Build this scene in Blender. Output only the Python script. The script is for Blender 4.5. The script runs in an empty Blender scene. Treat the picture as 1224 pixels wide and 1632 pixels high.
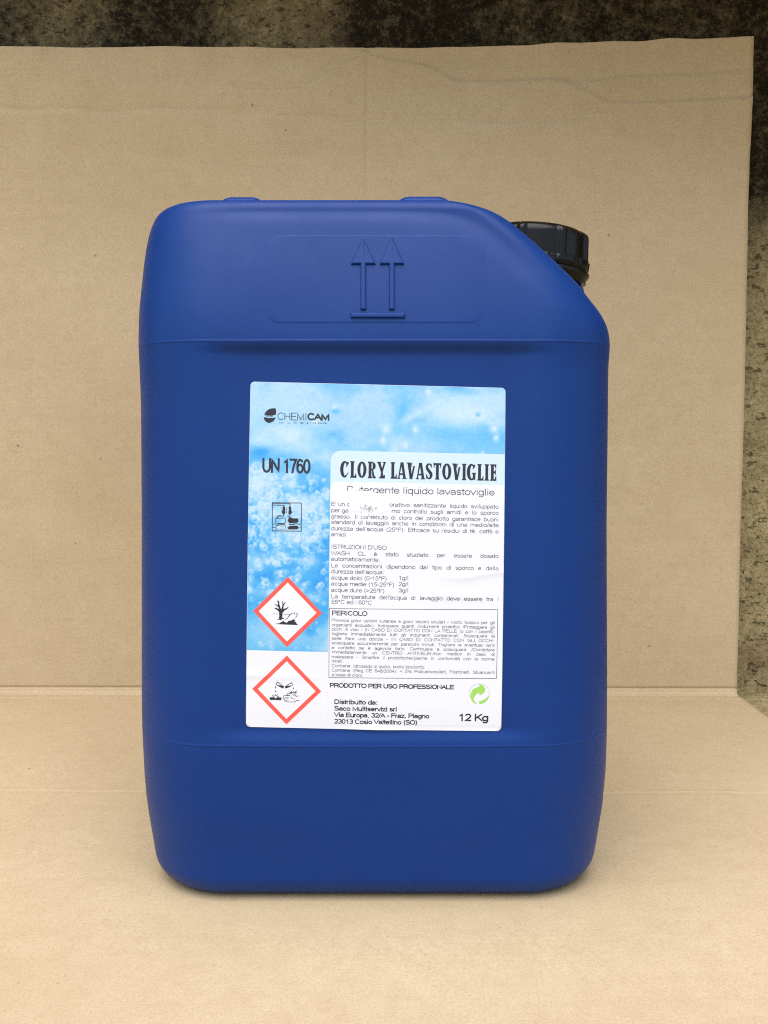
import bpy, bmesh, math, random
import numpy as np
from mathutils import Vector

S = bpy.context.scene
COL = S.collection
R = math.radians
rng = random.Random(7)
nr = np.random.RandomState(11)

# ------------------------------------------------------------------ camera
F_PX, TH, D, HC, CX, CY = 1555.0, R(4.8), 0.45, 0.231, 612.0, 816.0
cam_d = bpy.data.cameras.new("camera")
cam = bpy.data.objects.new("camera", cam_d)
COL.objects.link(cam)
cam.location = (0.0, -D, HC)
cam.rotation_euler = (R(90) - TH, 0, 0)
cam_d.sensor_width = 36.0
cam_d.lens = F_PX * 36.0 / 1632.0
cam_d.clip_start = 0.02
cam_d.clip_end = 200
S.camera = cam

# ------------------------------------------------------------------ world, sun, exposure
SUN_EL, SUN_AZ = 67.0, 14.0            # azimuth measured from behind the camera towards the left
w = bpy.data.worlds.new("World")
S.world = w
w.use_nodes = True
wn, wl = w.node_tree.nodes, w.node_tree.links
bg = wn["Background"]
sky = wn.new("ShaderNodeTexSky")
sky.sky_type = 'NISHITA'
sky.sun_disc = False
sky.sun_elevation = R(SUN_EL)
sky.sun_rotation = R(180 + SUN_AZ)
hs = wn.new("ShaderNodeHueSaturation")          # overcast: the cloud greys the blue out
hs.inputs["Saturation"].default_value = 0.58
wl.new(sky.outputs[0], hs.inputs["Color"])
wl.new(hs.outputs[0], bg.inputs[0])
bg.inputs[1].default_value = 0.095
sun_d = bpy.data.lights.new("sun", 'SUN')
sun_d.energy = 1.5
sun_d.angle = R(66)
sun_d.color = (1.0, 0.975, 0.94)
sun = bpy.data.objects.new("sun", sun_d)
COL.objects.link(sun)
sun.rotation_euler = (R(90 - SUN_EL), 0, R(-SUN_AZ))
S.view_settings.view_transform = 'Standard'
S.view_settings.look = 'None'
S.view_settings.gamma = 1.0
S.view_settings.exposure = 1.35
S.view_settings.use_curve_mapping = False
S.cycles.filter_width = 1.1
S.cycles.use_denoising = False      # keeps the fine print crisp; what grain is left suits a phone picture

# ------------------------------------------------------------------ helpers
def ray(px, py):
    a, b = (px - CX) / F_PX, (CY - py) / F_PX
    f = Vector((0, math.cos(TH), -math.sin(TH)))
    u = Vector((0, math.sin(TH), math.cos(TH)))
    return f + u * b + Vector((1, 0, 0)) * a

def on_y(px, py, y=0.0):
    r = ray(px, py)
    t = (y + D) / r.y
    return (r.x * t, HC + r.z * t)

def on_floor(px, py, z=0.0):
    r = ray(px, py)
    t = (z - HC) / r.z
    return (r.x * t, -D + r.y * t)

def zf(py, y=0.0):
    return on_y(CX, py, y)[1]

def sstep(a, b, x):
    if a == b:
        return 1.0 if x >= a else 0.0
    t = min(1.0, max(0.0, (x - a) / (b - a)))
    return t * t * (3 - 2 * t)

def lerp_tab(tab, x):
    if x <= tab[0][0]:
        return tab[0][1]
    for (x0, y0), (x1, y1) in zip(tab, tab[1:]):
        if x <= x1:
            return y0 + (y1 - y0) * (x - x0) / (x1 - x0)
    return tab[-1][1]

def smooth_tab(tab, n=400, k=12):
    lo, hi = tab[0][0], tab[-1][0]
    xs = np.linspace(lo, hi, n)
    ys = np.interp(xs, [t[0] for t in tab], [t[1] for t in tab])
    pad = np.concatenate([2 * ys[0] - ys[1:k + 1][::-1], ys, 2 * ys[-1] - ys[-k - 1:-1][::-1]])
    ker = np.hanning(2 * k + 1)
    ker /= ker.sum()
    sm = np.convolve(pad, ker, 'valid')
    return lambda x: float(np.interp(x, xs, sm))

def obj(name, verts, faces, mat=None, parent=None, smooth=True):
    me = bpy.data.meshes.new(name)
    me.from_pydata([tuple(v) for v in verts], [], faces)
    me.update()
    if smooth:
        me.polygons.foreach_set("use_smooth", [True] * len(me.polygons))
    o = bpy.data.objects.new(name, me)
    COL.objects.link(o)
    if mat:
        me.materials.append(mat)
    if parent:
        o.parent = parent
    return o

def tag(o, label=None, cat=None, kind=None):
    if label:
        o["label"] = label
    if cat:
        o["category"] = cat
    if kind:
        o["kind"] = kind
    return o

def s2l(c):
    return tuple(((v / 255) / 12.92 if v <= 10 else (((v / 255) + 0.055) / 1.055) ** 2.4) for v in c)

class Nodes:
    def __init__(self, name):
        self.m = bpy.data.materials.new(name)
        self.m.use_nodes = True
        self.n, self.l = self.m.node_tree.nodes, self.m.node_tree.links
        self.b = self.n["Principled BSDF"]
        self.tc = self.n.new("ShaderNodeTexCoord").outputs["Object"]
    def link(self, a, b):
        self.l.new(a, b)
    def mapping(self, scale, loc=(0, 0, 0)):
        k = self.n.new("ShaderNodeMapping")
        k.inputs["Scale"].default_value = scale
        k.inputs["Location"].default_value = loc
        self.link(self.tc, k.inputs[0])
        return k.outputs[0]
    def noise(self, scale, detail=4, rough=0.55, vec=None):
        k = self.n.new("ShaderNodeTexNoise")
        k.inputs["Scale"].default_value = scale
        k.inputs["Detail"].default_value = detail
        k.inputs["Roughness"].default_value = rough
        self.link(vec or self.tc, k.inputs["Vector"])
        return k.outputs["Fac"]
    def voronoi(self, scale, vec=None, rand=1.0):
        k = self.n.new("ShaderNodeTexVoronoi")
        k.inputs["Scale"].default_value = scale
        k.inputs["Randomness"].default_value = rand
        self.link(vec or self.tc, k.inputs["Vector"])
        return k.outputs["Distance"], k.outputs["Color"]
    def ramp(self, fac, stops, interp='LINEAR'):
        k = self.n.new("ShaderNodeValToRGB")
        e = k.color_ramp.elements
        k.color_ramp.interpolation = interp
        while len(e) < len(stops):
            e.new(0.5)
        for el, (p, c) in zip(e, stops):
            el.position = p
            el.color = (c, c, c, 1) if not hasattr(c, '__len__') else (*c, 1)
        self.link(fac, k.inputs[0])
        return k.outputs[0]
    def mix(self, fac, a, b, mode='MIX'):
        k = self.n.new("ShaderNodeMix")
        k.data_type = 'RGBA'
        k.blend_type = mode
        for sock, v in ((k.inputs[0], fac), (k.inputs[6], a), (k.inputs[7], b)):
            if hasattr(v, 'is_linked') or isinstance(v, bpy.types.NodeSocket):
                self.link(v, sock)
            elif hasattr(v, '__len__'):
                sock.default_value = (*v, 1)
            else:
                sock.default_value = v if sock == k.inputs[0] else (v, v, v, 1)
        return k.outputs[2]
    def math(self, op, a, b=0.0, clamp=False):
        k = self.n.new("ShaderNodeMath")
        k.operation = op
        k.use_clamp = clamp
        for i, v in enumerate((a, b)):
            if isinstance(v, bpy.types.NodeSocket):
                self.link(v, k.inputs[i])
            else:
                k.inputs[i].default_value = v
        return k.outputs[0]
    def sep(self):
        k = self.n.new("ShaderNodeSeparateXYZ")
        self.link(self.tc, k.inputs[0])
        return k.outputs
    def bump(self, height, strength, dist, prev=None):
        k = self.n.new("ShaderNodeBump")
        k.inputs["Strength"].default_value = strength
        k.inputs["Distance"].default_value = dist
        self.link(height, k.inputs["Height"])
        if prev:
            self.link(prev, k.inputs["Normal"])
        return k.outputs[0]
    def out(self, color=None, rough=0.6, spec=0.5, normal=None):
        if color is not None:
            if isinstance(color, bpy.types.NodeSocket):
                self.link(color, self.b.inputs["Base Color"])
            else:
                self.b.inputs["Base Color"].default_value = (*color, 1)
        if isinstance(rough, bpy.types.NodeSocket):
            self.link(rough, self.b.inputs["Roughness"])
        else:
            self.b.inputs["Roughness"].default_value = rough
        self.b.inputs["Specular IOR Level"].default_value = spec
        if normal:
            self.link(normal, self.b.inputs["Normal"])
        return self.m

# ------------------------------------------------------------------ materials
def mat_concrete(name, wall):
    k = Nodes(name)
    x, y, z = k.sep()
    fine = k.noise(260, 6, 0.7)
    mid = k.noise(38, 6, 0.65)
    big = k.noise(7, 4, 0.6)
    base = k.mix(k.ramp(mid, [(0.3, 0.0), (0.7, 1.0)]), (0.27, 0.205, 0.098), (0.53, 0.430, 0.225))
    base = k.mix(k.ramp(fine, [(0.32, 0.7), (0.54, 0.0)]), base, (0.11, 0.085, 0.045))
    base = k.mix(k.ramp(k.noise(16, 4, 0.6), [(0.52, 0.0), (0.72, 0.55)]), base, (0.15, 0.085, 0.045))
    h = k.mix(0.5, fine, mid)
    if wall:
        # algae that has crept down from the top, thick in the runs where water comes down
        s1 = k.noise(1.0, 5, 0.6, k.mapping((26, 26, 3.0)))
        xr = k.math('ADD', k.math('MULTIPLY', x, 1.0), 0.5)
        runs = k.ramp(xr, [(0.0, 0.80), (0.165, 0.80), (0.21, 0.60), (0.245, 0.60), (0.275, 0.92), (0.34, 0.92),
                           (0.378, 0.42), (0.45, 0.38), (0.475, 0.92), (0.52, 1.0), (0.62, 0.88), (1.0, 0.86)])
        zz = k.ramp(k.math('ADD', k.math('MULTIPLY', z, 1.0), k.math('MULTIPLY', k.math('SUBTRACT', big, 0.5), 0.16)),
                    [(0.0, 0.0), (0.16, 0.03), (0.33, 0.12), (0.395, 0.42), (0.44, 1.0), (1.0, 1.0)])
        gr = k.ramp(k.noise(150, 6, 0.78), [(0.30, 0.0), (0.68, 1.0)])
        a = k.math('MULTIPLY', runs, zz)
        a = k.math('ADD', a, k.math('MULTIPLY', k.math('SUBTRACT', s1, 0.5), k.math('MULTIPLY', zz, 0.5)))
        a = k.math('ADD', a, k.math('MULTIPLY', k.math('SUBTRACT', gr, 0.5), k.math('MULTIPLY', zz, 0.55)), True)
        base = k.mix(a, base, (0.0165, 0.0118, 0.0060))
        pit = k.ramp(k.noise(1.0, 3, 0.6, k.mapping((115, 115, 190))), [(0.605, 0.0), (0.66, 1.0)])
        base = k.mix(k.math('MULTIPLY', pit, 0.65), base, (0.014, 0.011, 0.006))
        pit2 = k.ramp(k.noise(1.0, 3, 0.6, k.mapping((300, 300, 420))), [(0.58, 0.0), (0.66, 1.0)])
        base = k.mix(k.math('MULTIPLY', pit2, 0.6), base, (0.03, 0.024, 0.013))
        h = k.math('SUBTRACT', h, k.math('MULTIPLY', pit, 0.5))
    nrm = k.bump(h, 0.7, 0.006)
    return k.out(base, 0.92, 0.2, nrm)

def mat_card():
    k = Nodes("kraft_cardboard")
    c1 = k.noise(900, 3, 0.7)
    c2 = k.noise(9, 4, 0.6)
    st = k.noise(1.0, 4, 0.7, k.mapping((10, 330, 330)))
    base = k.mix(k.ramp(c2, [(0.3, 0.0), (0.7, 1.0)]), (0.505, 0.388, 0.236), (0.550, 0.430, 0.272))
    base = k.mix(k.ramp(c1, [(0.30, 0.60), (0.54, 0.0)]), base, (0.36, 0.25, 0.135))
    base = k.mix(k.ramp(st, [(0.36, 0.09), (0.52, 0.0), (0.62, 0.0)]), base, (0.38, 0.27, 0.15))
    base = k.mix(k.ramp(k.noise(330, 3, 0.7), [(0.34, 0.22), (0.54, 0.0)]), base, (0.40, 0.285, 0.16))
    base = k.mix(k.ramp(k.noise(75, 5, 0.65), [(0.34, 0.22), (0.56, 0.0)]), base, (0.40, 0.29, 0.165))
    fl = k.noise(1.0, 3, 0.7, k.mapping((420, 900, 900)))
    base = k.mix(k.ramp(fl, [(0.66, 0.0), (0.76, 0.5)]), base, (0.68, 0.55, 0.36))
    vd, vc = k.voronoi(30)
    sp = k.math('MULTIPLY', k.ramp(vd, [(0.024, 1.0), (0.045, 0.0)]),
                k.ramp(vc, [(0.55, 0.0), (0.62, 1.0)], 'CONSTANT'))
    base = k.mix(k.math('MULTIPLY', sp, 0.5), base, (0.10, 0.06, 0.025))
    vd2, vc2 = k.voronoi(150)
    sp2 = k.math('MULTIPLY', k.ramp(vd2, [(0.06, 1.0), (0.11, 0.0)]),
                 k.ramp(vc2, [(0.62, 0.0), (0.66, 1.0)], 'CONSTANT'))
    base = k.mix(k.math('MULTIPLY', sp2, 0.38), base, (0.18, 0.11, 0.05))
    nrm = k.bump(st, 0.06, 0.0005, k.bump(c1, 0.25, 0.0004))
    return k.out(base, 0.85, 0.25, nrm)

def mat_blue(name):
    k = Nodes(name)
    g = k.noise(1100, 3, 0.6)
    big = k.noise(14, 4, 0.6)
    base = k.mix(k.ramp(big, [(0.3, 0.0), (0.7, 1.0)]), (0.0010, 0.0285, 0.162), (0.0014, 0.0315, 0.175))
    scuff = k.noise(1.0, 5, 0.7, k.mapping((60, 60, 22)))
    base = k.mix(k.ramp(scuff, [(0.62, 0.0), (0.80, 0.05)]), base, (0.10, 0.16, 0.36))
    ro = k.ramp(k.noise(40, 5, 0.6), [(0.3, 0.40), (0.7, 0.50)])
    return k.out(base, ro, 0.22, k.bump(g, 0.16, 0.0004))

def mat_black():
    k = Nodes("black_plastic")
    g = k.noise(1500, 2, 0.5)
    return k.out((0.0028, 0.0028, 0.003), k.ramp(k.noise(60, 4, 0.6), [(0.3, 0.22), (0.7, 0.34)]), 0.22, k.bump(g, 0.05, 0.0002))

def mat_paper(name, col, rough=0.42):
    k = Nodes(name)
    n = k.noise(1300, 2, 0.6)
    base = k.mix(k.ramp(n, [(0.3, 0.05), (0.6, 0.0)]), col, tuple(v * 0.85 for v in col))
    return k.out(base, rough, 0.4)

def mat_attr(name, rough=0.42):
    k = Nodes(name)
    a = k.n.new("ShaderNodeAttribute")
    a.attribute_name = "print"
    n = k.noise(1500, 2, 0.6)
    c = k.mix(k.ramp(n, [(0.3, 0.06), (0.6, 0.0)]), a.outputs["Color"], (0.4, 0.6, 0.75))
    return k.out(c, rough, 0.4)

M_WALL = mat_concrete("mossy_concrete", True)
M_GROUND = mat_concrete("ground_concrete", False)
M_CARD = mat_card()
M_BLUE = mat_blue("blue_polyethylene")
M_BLACK = mat_black()
M_WHITE = mat_paper("white_label_paper", (0.70, 0.715, 0.79))
M_TITLE = mat_paper("pale_blue_print", (0.53, 0.665, 0.755))
M_TEXT = mat_paper("white_print", (0.705, 0.72, 0.795))
M_INK = mat_paper("dark_ink", (0.020, 0.020, 0.035))
M_INKS = mat_paper("small_text_ink", (0.035, 0.035, 0.045))
M_RED = mat_paper("red_print", (0.84, 0.095, 0.075))
M_GREEN = mat_paper("green_print", (0.30, 0.58, 0.10))
M_GREY = mat_paper("grey_print", (0.42, 0.45, 0.42))
M_SMEAR = mat_paper("grey_smear", (0.33, 0.33, 0.34))
M_PHOTO = mat_attr("water_photo_print")

# ------------------------------------------------------------------ ground and wall
FOLD_Y = on_floor(CX, 1105)[1]
WALL_Y = FOLD_Y + 0.030
GZ = -0.0065
tag(obj("ground", [(-30, -30, GZ), (30, -30, GZ), (30, 30, GZ), (-30, 30, GZ)], [(0, 1, 2, 3)], M_GROUND, smooth=False), kind="structure")

def build_wall():
    bm = bmesh.new()
    bmesh.ops.create_cube(bm, size=1.0)
    for v in bm.verts:
        v.co = Vector((v.co.x * 8.0, v.co.y * 0.25 + WALL_Y + 0.125, (v.co.z + 0.5) * 2.4 + GZ - 0.05))
    me = bpy.data.meshes.new("concrete_wall")
    bm.to_mesh(me)
    bm.free()
    me.materials.append(M_WALL)
    o = bpy.data.objects.new("concrete_wall", me)
    COL.objects.link(o)
    return tag(o, "old concrete wall with dark algae stains behind the cardboard", "wall")
build_wall()

def build_shade_slab():
    # sloping slab added out of the frame to shade the upper wall and cardboard
    bm = bmesh.new()
    bmesh.ops.create_cube(bm, size=1.0)
    y0, y1 = WALL_Y + 0.003, SHADE_Y
    for v in bm.verts:
        v.co = Vector((v.co.x * 2.9, y0 if v.co.y > 0 else y1, SHADE_Z - SHADE_SLOPE * v.co.x * 2.9 + (0.16 if v.co.z > 0 else 0.0)))
    bmesh.ops.bevel(bm, geom=bm.edges[:], offset=0.008, segments=2, affect='EDGES')
    me = bpy.data.meshes.new("shade_slab")
    bm.to_mesh(me)
    bm.free()
    me.materials.append(M_GROUND)
    o = bpy.data.objects.new("shade_slab", me)
    COL.objects.link(o)
    return tag(o, "unseen sloping slab added above to shade the wall and cardboard", "slab")
SHADE_Y, SHADE_Z, SHADE_SLOPE = 0.175, 0.692, 0.22
build_shade_slab()

# ------------------------------------------------------------------ cardboard sheet
XR = on_y(1172.5, 1104, FOLD_Y)[0]
XL = -0.62
ZT = zf(72, FOLD_Y)
def wpt(px, py):
    return on_y(px, py, FOLD_Y)
CREASES = [  # (pixel path measured on the sheet, dent depth mm, width mm, step mm)
    ([(-80, 170), (0, 172), (230, 177), (440, 180)], 0.5, 2.2, 0.9),
    ([(385, 137), (440, 139), (488, 138), (520, 116), (550, 96), (575, 86)], 0.8, 3.0, 1.6),
    ([(440, 190), (590, 190), (910, 190), (945, 174), (1000, 172)], 0.5, 2.0, 0.7),
    ([(600, 83), (640, 91), (690, 97), (735, 123), (905, 124), (975, 157), (1195, 160)], 0.6, 2.4, 1.2),
    ([(940, 128), (1000, 121), (1195, 118)], 0.4, 2.0, 0.6),
    ([(400, 122), (470, 125)], 0.5, 2.5, 0.6),
    ([(-60, 112), (0, 100), (45, 80)], 0.4, 4.0, 1.0),
    ([(700, 152), (900, 150)], 0.2, 2.0, 0.2),
]
SEGS = []
for path, dent, wd, st in CREASES:
    pts = [wpt(*p) for p in path]
    SEGS.append((pts, dent / 780, wd / 1000 * 1.3, st / 620))

def lattice(seed, nx, ny):
    g = np.random.RandomState(seed).rand(ny + 3, nx + 3)
    def f(u, v):
        u = min(max(u, 0), 0.9999) * nx
        v = min(max(v, 0), 0.9999) * ny
        i, j = int(u), int(v)
        a, b = u - i, v - j
        a, b = a * a * (3 - 2 * a), b * b * (3 - 2 * b)
        return (g[j, i] * (1 - a) + g[j, i + 1] * a) * (1 - b) + (g[j + 1, i] * (1 - a) + g[j + 1, i + 1] * a) * b - 0.5
    return f
WAV1, WAV2, WAV3 = lattice(3, 7, 4), lattice(5, 26, 9), lattice(9, 6, 30)

def crease(x, z):
    d = 0.0
    z += 0.0045 * WAV2((x - XL) / (XR - XL), z / ZT) + 0.002 * WAV1((x - XL) / (XR - XL), z / ZT)
    for pts, dent, wd, st in SEGS:
        best, sgn, endf = 9, 1, 1.0
        for (x0, z0), (x1, z1) in zip(pts, pts[1:]):
            ex, ez = x1 - x0, z1 - z0
            L2 = ex * ex + ez * ez
            t = ((x - x0) * ex + (z - z0) * ez) / L2
            tc = min(1, max(0, t))
            dx, dz = x - x0 - tc * ex, z - z0 - tc * ez
            q = math.hypot(dx, dz)
            if q < best:
                best, sgn = q, (1 if (ex * dz - ez * dx) > 0 else -1)
        if best < 0.05:
            d += dent * math.exp(-(best / wd) ** 2)
            if sgn < 0:      # below the crease the sheet stands proud and settles back slowly
                d -= st * math.exp(-best / 0.012) * (1 - math.exp(-(best / (wd * 0.7)) ** 2))
    return d

def build_card():
    # profile: distance along the sheet from the front edge to the top edge
    prof = []
    y = -0.85
    yc = FOLD_Y - 0.004          # first score
    fine_y = lambda v: any(abs(v - q) < 0.006 for q in (yc - 0.012, yc, on_floor(CX, 1263)[1]))
    while y < yc:
        prof.append((y, 0.0, 'f'))
        y += 0.0007 if fine_y(y + 0.001) else (0.006 if y > -0.2 else 0.03)
    for i in range(13):          # the strip between the two scores
        t = i / 12
        a = t * R(90)
        prof.append((yc + 0.004 * math.sin(a) * 0.98, 0.0034 * (1 - math.cos(a)) ** 0.85, 's%d' % i))
    z = 0.0038
    while z < ZT:
        prof.append((FOLD_Y, z, 'w'))
        z += 0.0007 if z < 0.018 else (0.0045 if z < 0.42 else 0.0011)
    prof.append((FOLD_Y, ZT, 'w'))
    xs = []
    x = XL
    while x < XR - 0.002:
        xs.append(x)
        x += 0.0008 if abs(x - (wpt(592, 150)[0])) < 0.012 else (0.0032 if x > -0.4 else 0.01)
    xs.append(XR)
    kf = on_floor(CX, 1263)[1]
    cx_fold = wpt(592, 150)[0]
    V, Fc = [], []
    n = len(xs)
    topn = lattice(21, 40, 1)
    for (py, pz, kind) in prof:
        for x in xs:
            u = (x - XL) / (XR - XL)
            yy, zz = py, pz
            yaw = -0.006 * (u - 0.6) if kind != 'x' else 0      # the sheet stands a hair out of square
            if kind == 'w':
                v = pz / ZT
                d = 0.010 * WAV1(u, v) * (0.25 + v) + 0.0022 * WAV2(u, v) * v + 0.0011 * WAV3(u, v) * (0.2 + v)
                d *= sstep(0.0, 0.12, v)
                if pz > 0.40:
                    d += crease(x, pz)
                d += 0.0009 * math.exp(-((x - cx_fold - 0.004 * (v - 1)) / 0.0022) ** 2) * sstep(0.2, 0.9, v)
                d += 0.0011 * math.exp(-((pz - 0.0050) / 0.0010) ** 2)
                if pz > 0.93 * ZT:
                    q = sstep(0.93, 1.0, v)
                    d += q * 0.006 * topn(u, 0.3)
                    zz += q * (0.0016 * topn(u, 0.9) + 0.0035 * (u - 0.55) ** 2 * 4 - 0.002)
                    # right top corner rides a little higher than the middle
                    zz += q * 0.0045 * sstep(0.62, 1.0, u)
                yy = py + d + yaw
            elif kind == 'f':
                v = (py + 0.85) / (FOLD_Y + 0.85)
                amp = sstep(0.0, 0.05, FOLD_Y - py)
                under = sstep(0.0, 0.05, math.hypot(max(abs(x) - 0.11, 0), max(-py, py - 0.19, 0)))
                zz = amp * under * (0.0022 * (WAV1(u, v) + 0.5) + 0.0008 * WAV2(u, v))
                zz += 0.00025 * math.exp(-((py - kf) / 0.0014) ** 2) - 0.00015 * math.exp(-((py - kf + 0.003) / 0.0016) ** 2)
                zz -= 0.0016 * math.exp(-((py - yc) / 0.0022) ** 2)
                zz += 0.0005 * math.exp(-((py - yc + 0.012) / 0.0015) ** 2)
                yy = py + yaw * amp ** 0.0
            else:
                yy = py + yaw
                zz = pz
            V.append((x - (0.0036 * pz / ZT if kind == 'w' else 0.0), yy, zz))
    m = len(prof)
    for j in range(m - 1):
        for i in range(n - 1):
            a = j * n + i
            Fc.append((a, a + 1, a + n + 1, a + n))
    o = obj("cardboard_sheet", V, Fc, M_CARD)
    so = o.modifiers.new("thickness", 'SOLIDIFY')
    so.thickness = 0.0042
    so.offset = -1
    return tag(o, "brown kraft cardboard sheet folded into floor and backdrop", "cardboard")
build_card()

# ------------------------------------------------------------------ jerrycan
root = bpy.data.objects.new("jerrycan", None)
root.location = (0, 0, 0)
COL.objects.link(root)
tag(root, "blue plastic jerrycan with black screw cap and dishwasher detergent label", "jerrycan")

DEPTH = 0.190
H = zf(314.8, 0.017)
Z1 = zf(543)            # upper crease of the label panel
Z2 = zf(1190)           # lower crease
YT = 0.038
# left and right outlines, measured as (pixel y, pixel x) on the photograph, turned into metres
left_px = [(1450, 251), (1421, 249.5), (1395, 247), (1372, 244), (1334, 238), (1300, 233), (1272, 230), (1240, 228), (1149, 226), (829, 226), (657, 225), (554, 222.5),
           (493, 222.5), (445, 226.5), (412, 229), (373, 234.5), (350, 242), (335, 251), (318, 264)]
right_px = [(1450, 942), (1421, 944), (1395, 947), (1372, 951), (1337, 957), (1286, 964), (1217, 968), (1166, 968), (829, 967), (657, 969), (554, 970),
            (535, 969.5), (518, 967), (500, 960), (475, 943.5), (448, 922), (417, 888), (386, 853), (355, 819), (339, 797), (328, 772), (322, 752), (318, 731)]
YTR = lambda a: 0.022 + (YT - 0.022) * sstep(460, 560, a)
lt = sorted((zf(a, YT), on_y(b, a, YT)[0]) for a, b in left_px)
rt = sorted((zf(a, YTR(a)), on_y(b, a, YTR(a))[0]) for a, b in right_px)
XLf = smooth_tab(lt, 500, 18)
XRf = smooth_tab(rt, 500, 6)
YF0 = smooth_tab([(0, .0116), (.02, .0086), (.045, .0048), (.075, .0013), (.10, 0), (H, 0)], 500, 14)
def YF(z):
    return YF0(z) + 0.0170 * (max(0.0, z - Z1) / (H - Z1)) ** 1.35
RCL = smooth_tab([(0, .040), (.03, .043), (.25, .043), (.30, .038), (H, .030)], 300, 8)
RCR = smooth_tab([(0, .040), (.03, .043), (Z1 - .01, .043), (Z1 + .01, .036), (Z1 + .035, .022), (H - .02, .015), (H, .014)], 300, 8)
RT, RB = 0.0060, 0.013
slope_line = (on_y(820, 355, 0.01), on_y(923, 448, 0.01))

def slope_dist(x, z):
    (x0, z0), (x1, z1) = slope_line
    ex, ez = x1 - x0, z1 - z0
    L = math.hypot(ex, ez)
    return (ex * (z - z0) - ez * (x - x0)) / L * -1.0        # positive inside the body

PX0, PX1, PX2, PX3 = on_y(300, 850)[0], on_y(410, 850)[0], on_y(790, 850)[0], on_y(905, 850)[0]
LIP0, LIP1 = on_y(285, 330)[0], on_y(400, 330)[0]
BULGE_C = (on_y(600, 880)[0], zf(880))
def recess(x, z):
    wx = sstep(PX0, PX1, x) * (1 - sstep(PX2, PX3, x))
    top = 1 - sstep(Z1 - 0.0062, Z1 - 0.0002, z)
    bot = sstep(Z2 + 0.0004, Z2 + 0.0085, z)
    return 0.0022 * wx * top * bot

def front_disp(x, z):
    d = recess(x, z)
    # soft swelling of the filled label panel and of the shoulders
    r2 = ((x - BULGE_C[0]) / 0.105) ** 2 + ((z - BULGE_C[1]) / 0.125) ** 2
    d -= 0.0030 * max(0.0, 1 - r2)  ** 1.5
    if BULGE_C[1] < z < Z1:      # the recess is deepest right under the crease and runs out towards the middle
        t = (z - BULGE_C[1]) / (Z1 - BULGE_C[1])
        d += 0.0014 * t ** 1.5 * sstep(PX0, PX1, x) * (1 - sstep(PX2, PX3, x)) * (1 - sstep(Z1 - 0.0062, Z1 - 0.0002, z))
    if z > Z1 + 0.012:     # hollow that runs inside the rim along the top and down the sloping shoulder
        e1, e2 = (H - z) * 1.55, slope_dist(x, z)
        q = 0.006
        e = -q * math.log(math.exp(-e1 / q) + math.exp(-e2 / q)) if max(abs(e1), abs(e2)) < 0.2 else min(e1, e2)
        d += 0.0010 * math.exp(-((e - 0.0105) / 0.0050) ** 2) * sstep(LIP0, LIP1, x) * sstep(Z1 + 0.012, Z1 + 0.035, z)
    return d

def front_y(x, z):
    return YF(z) + front_disp(x, z)

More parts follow.
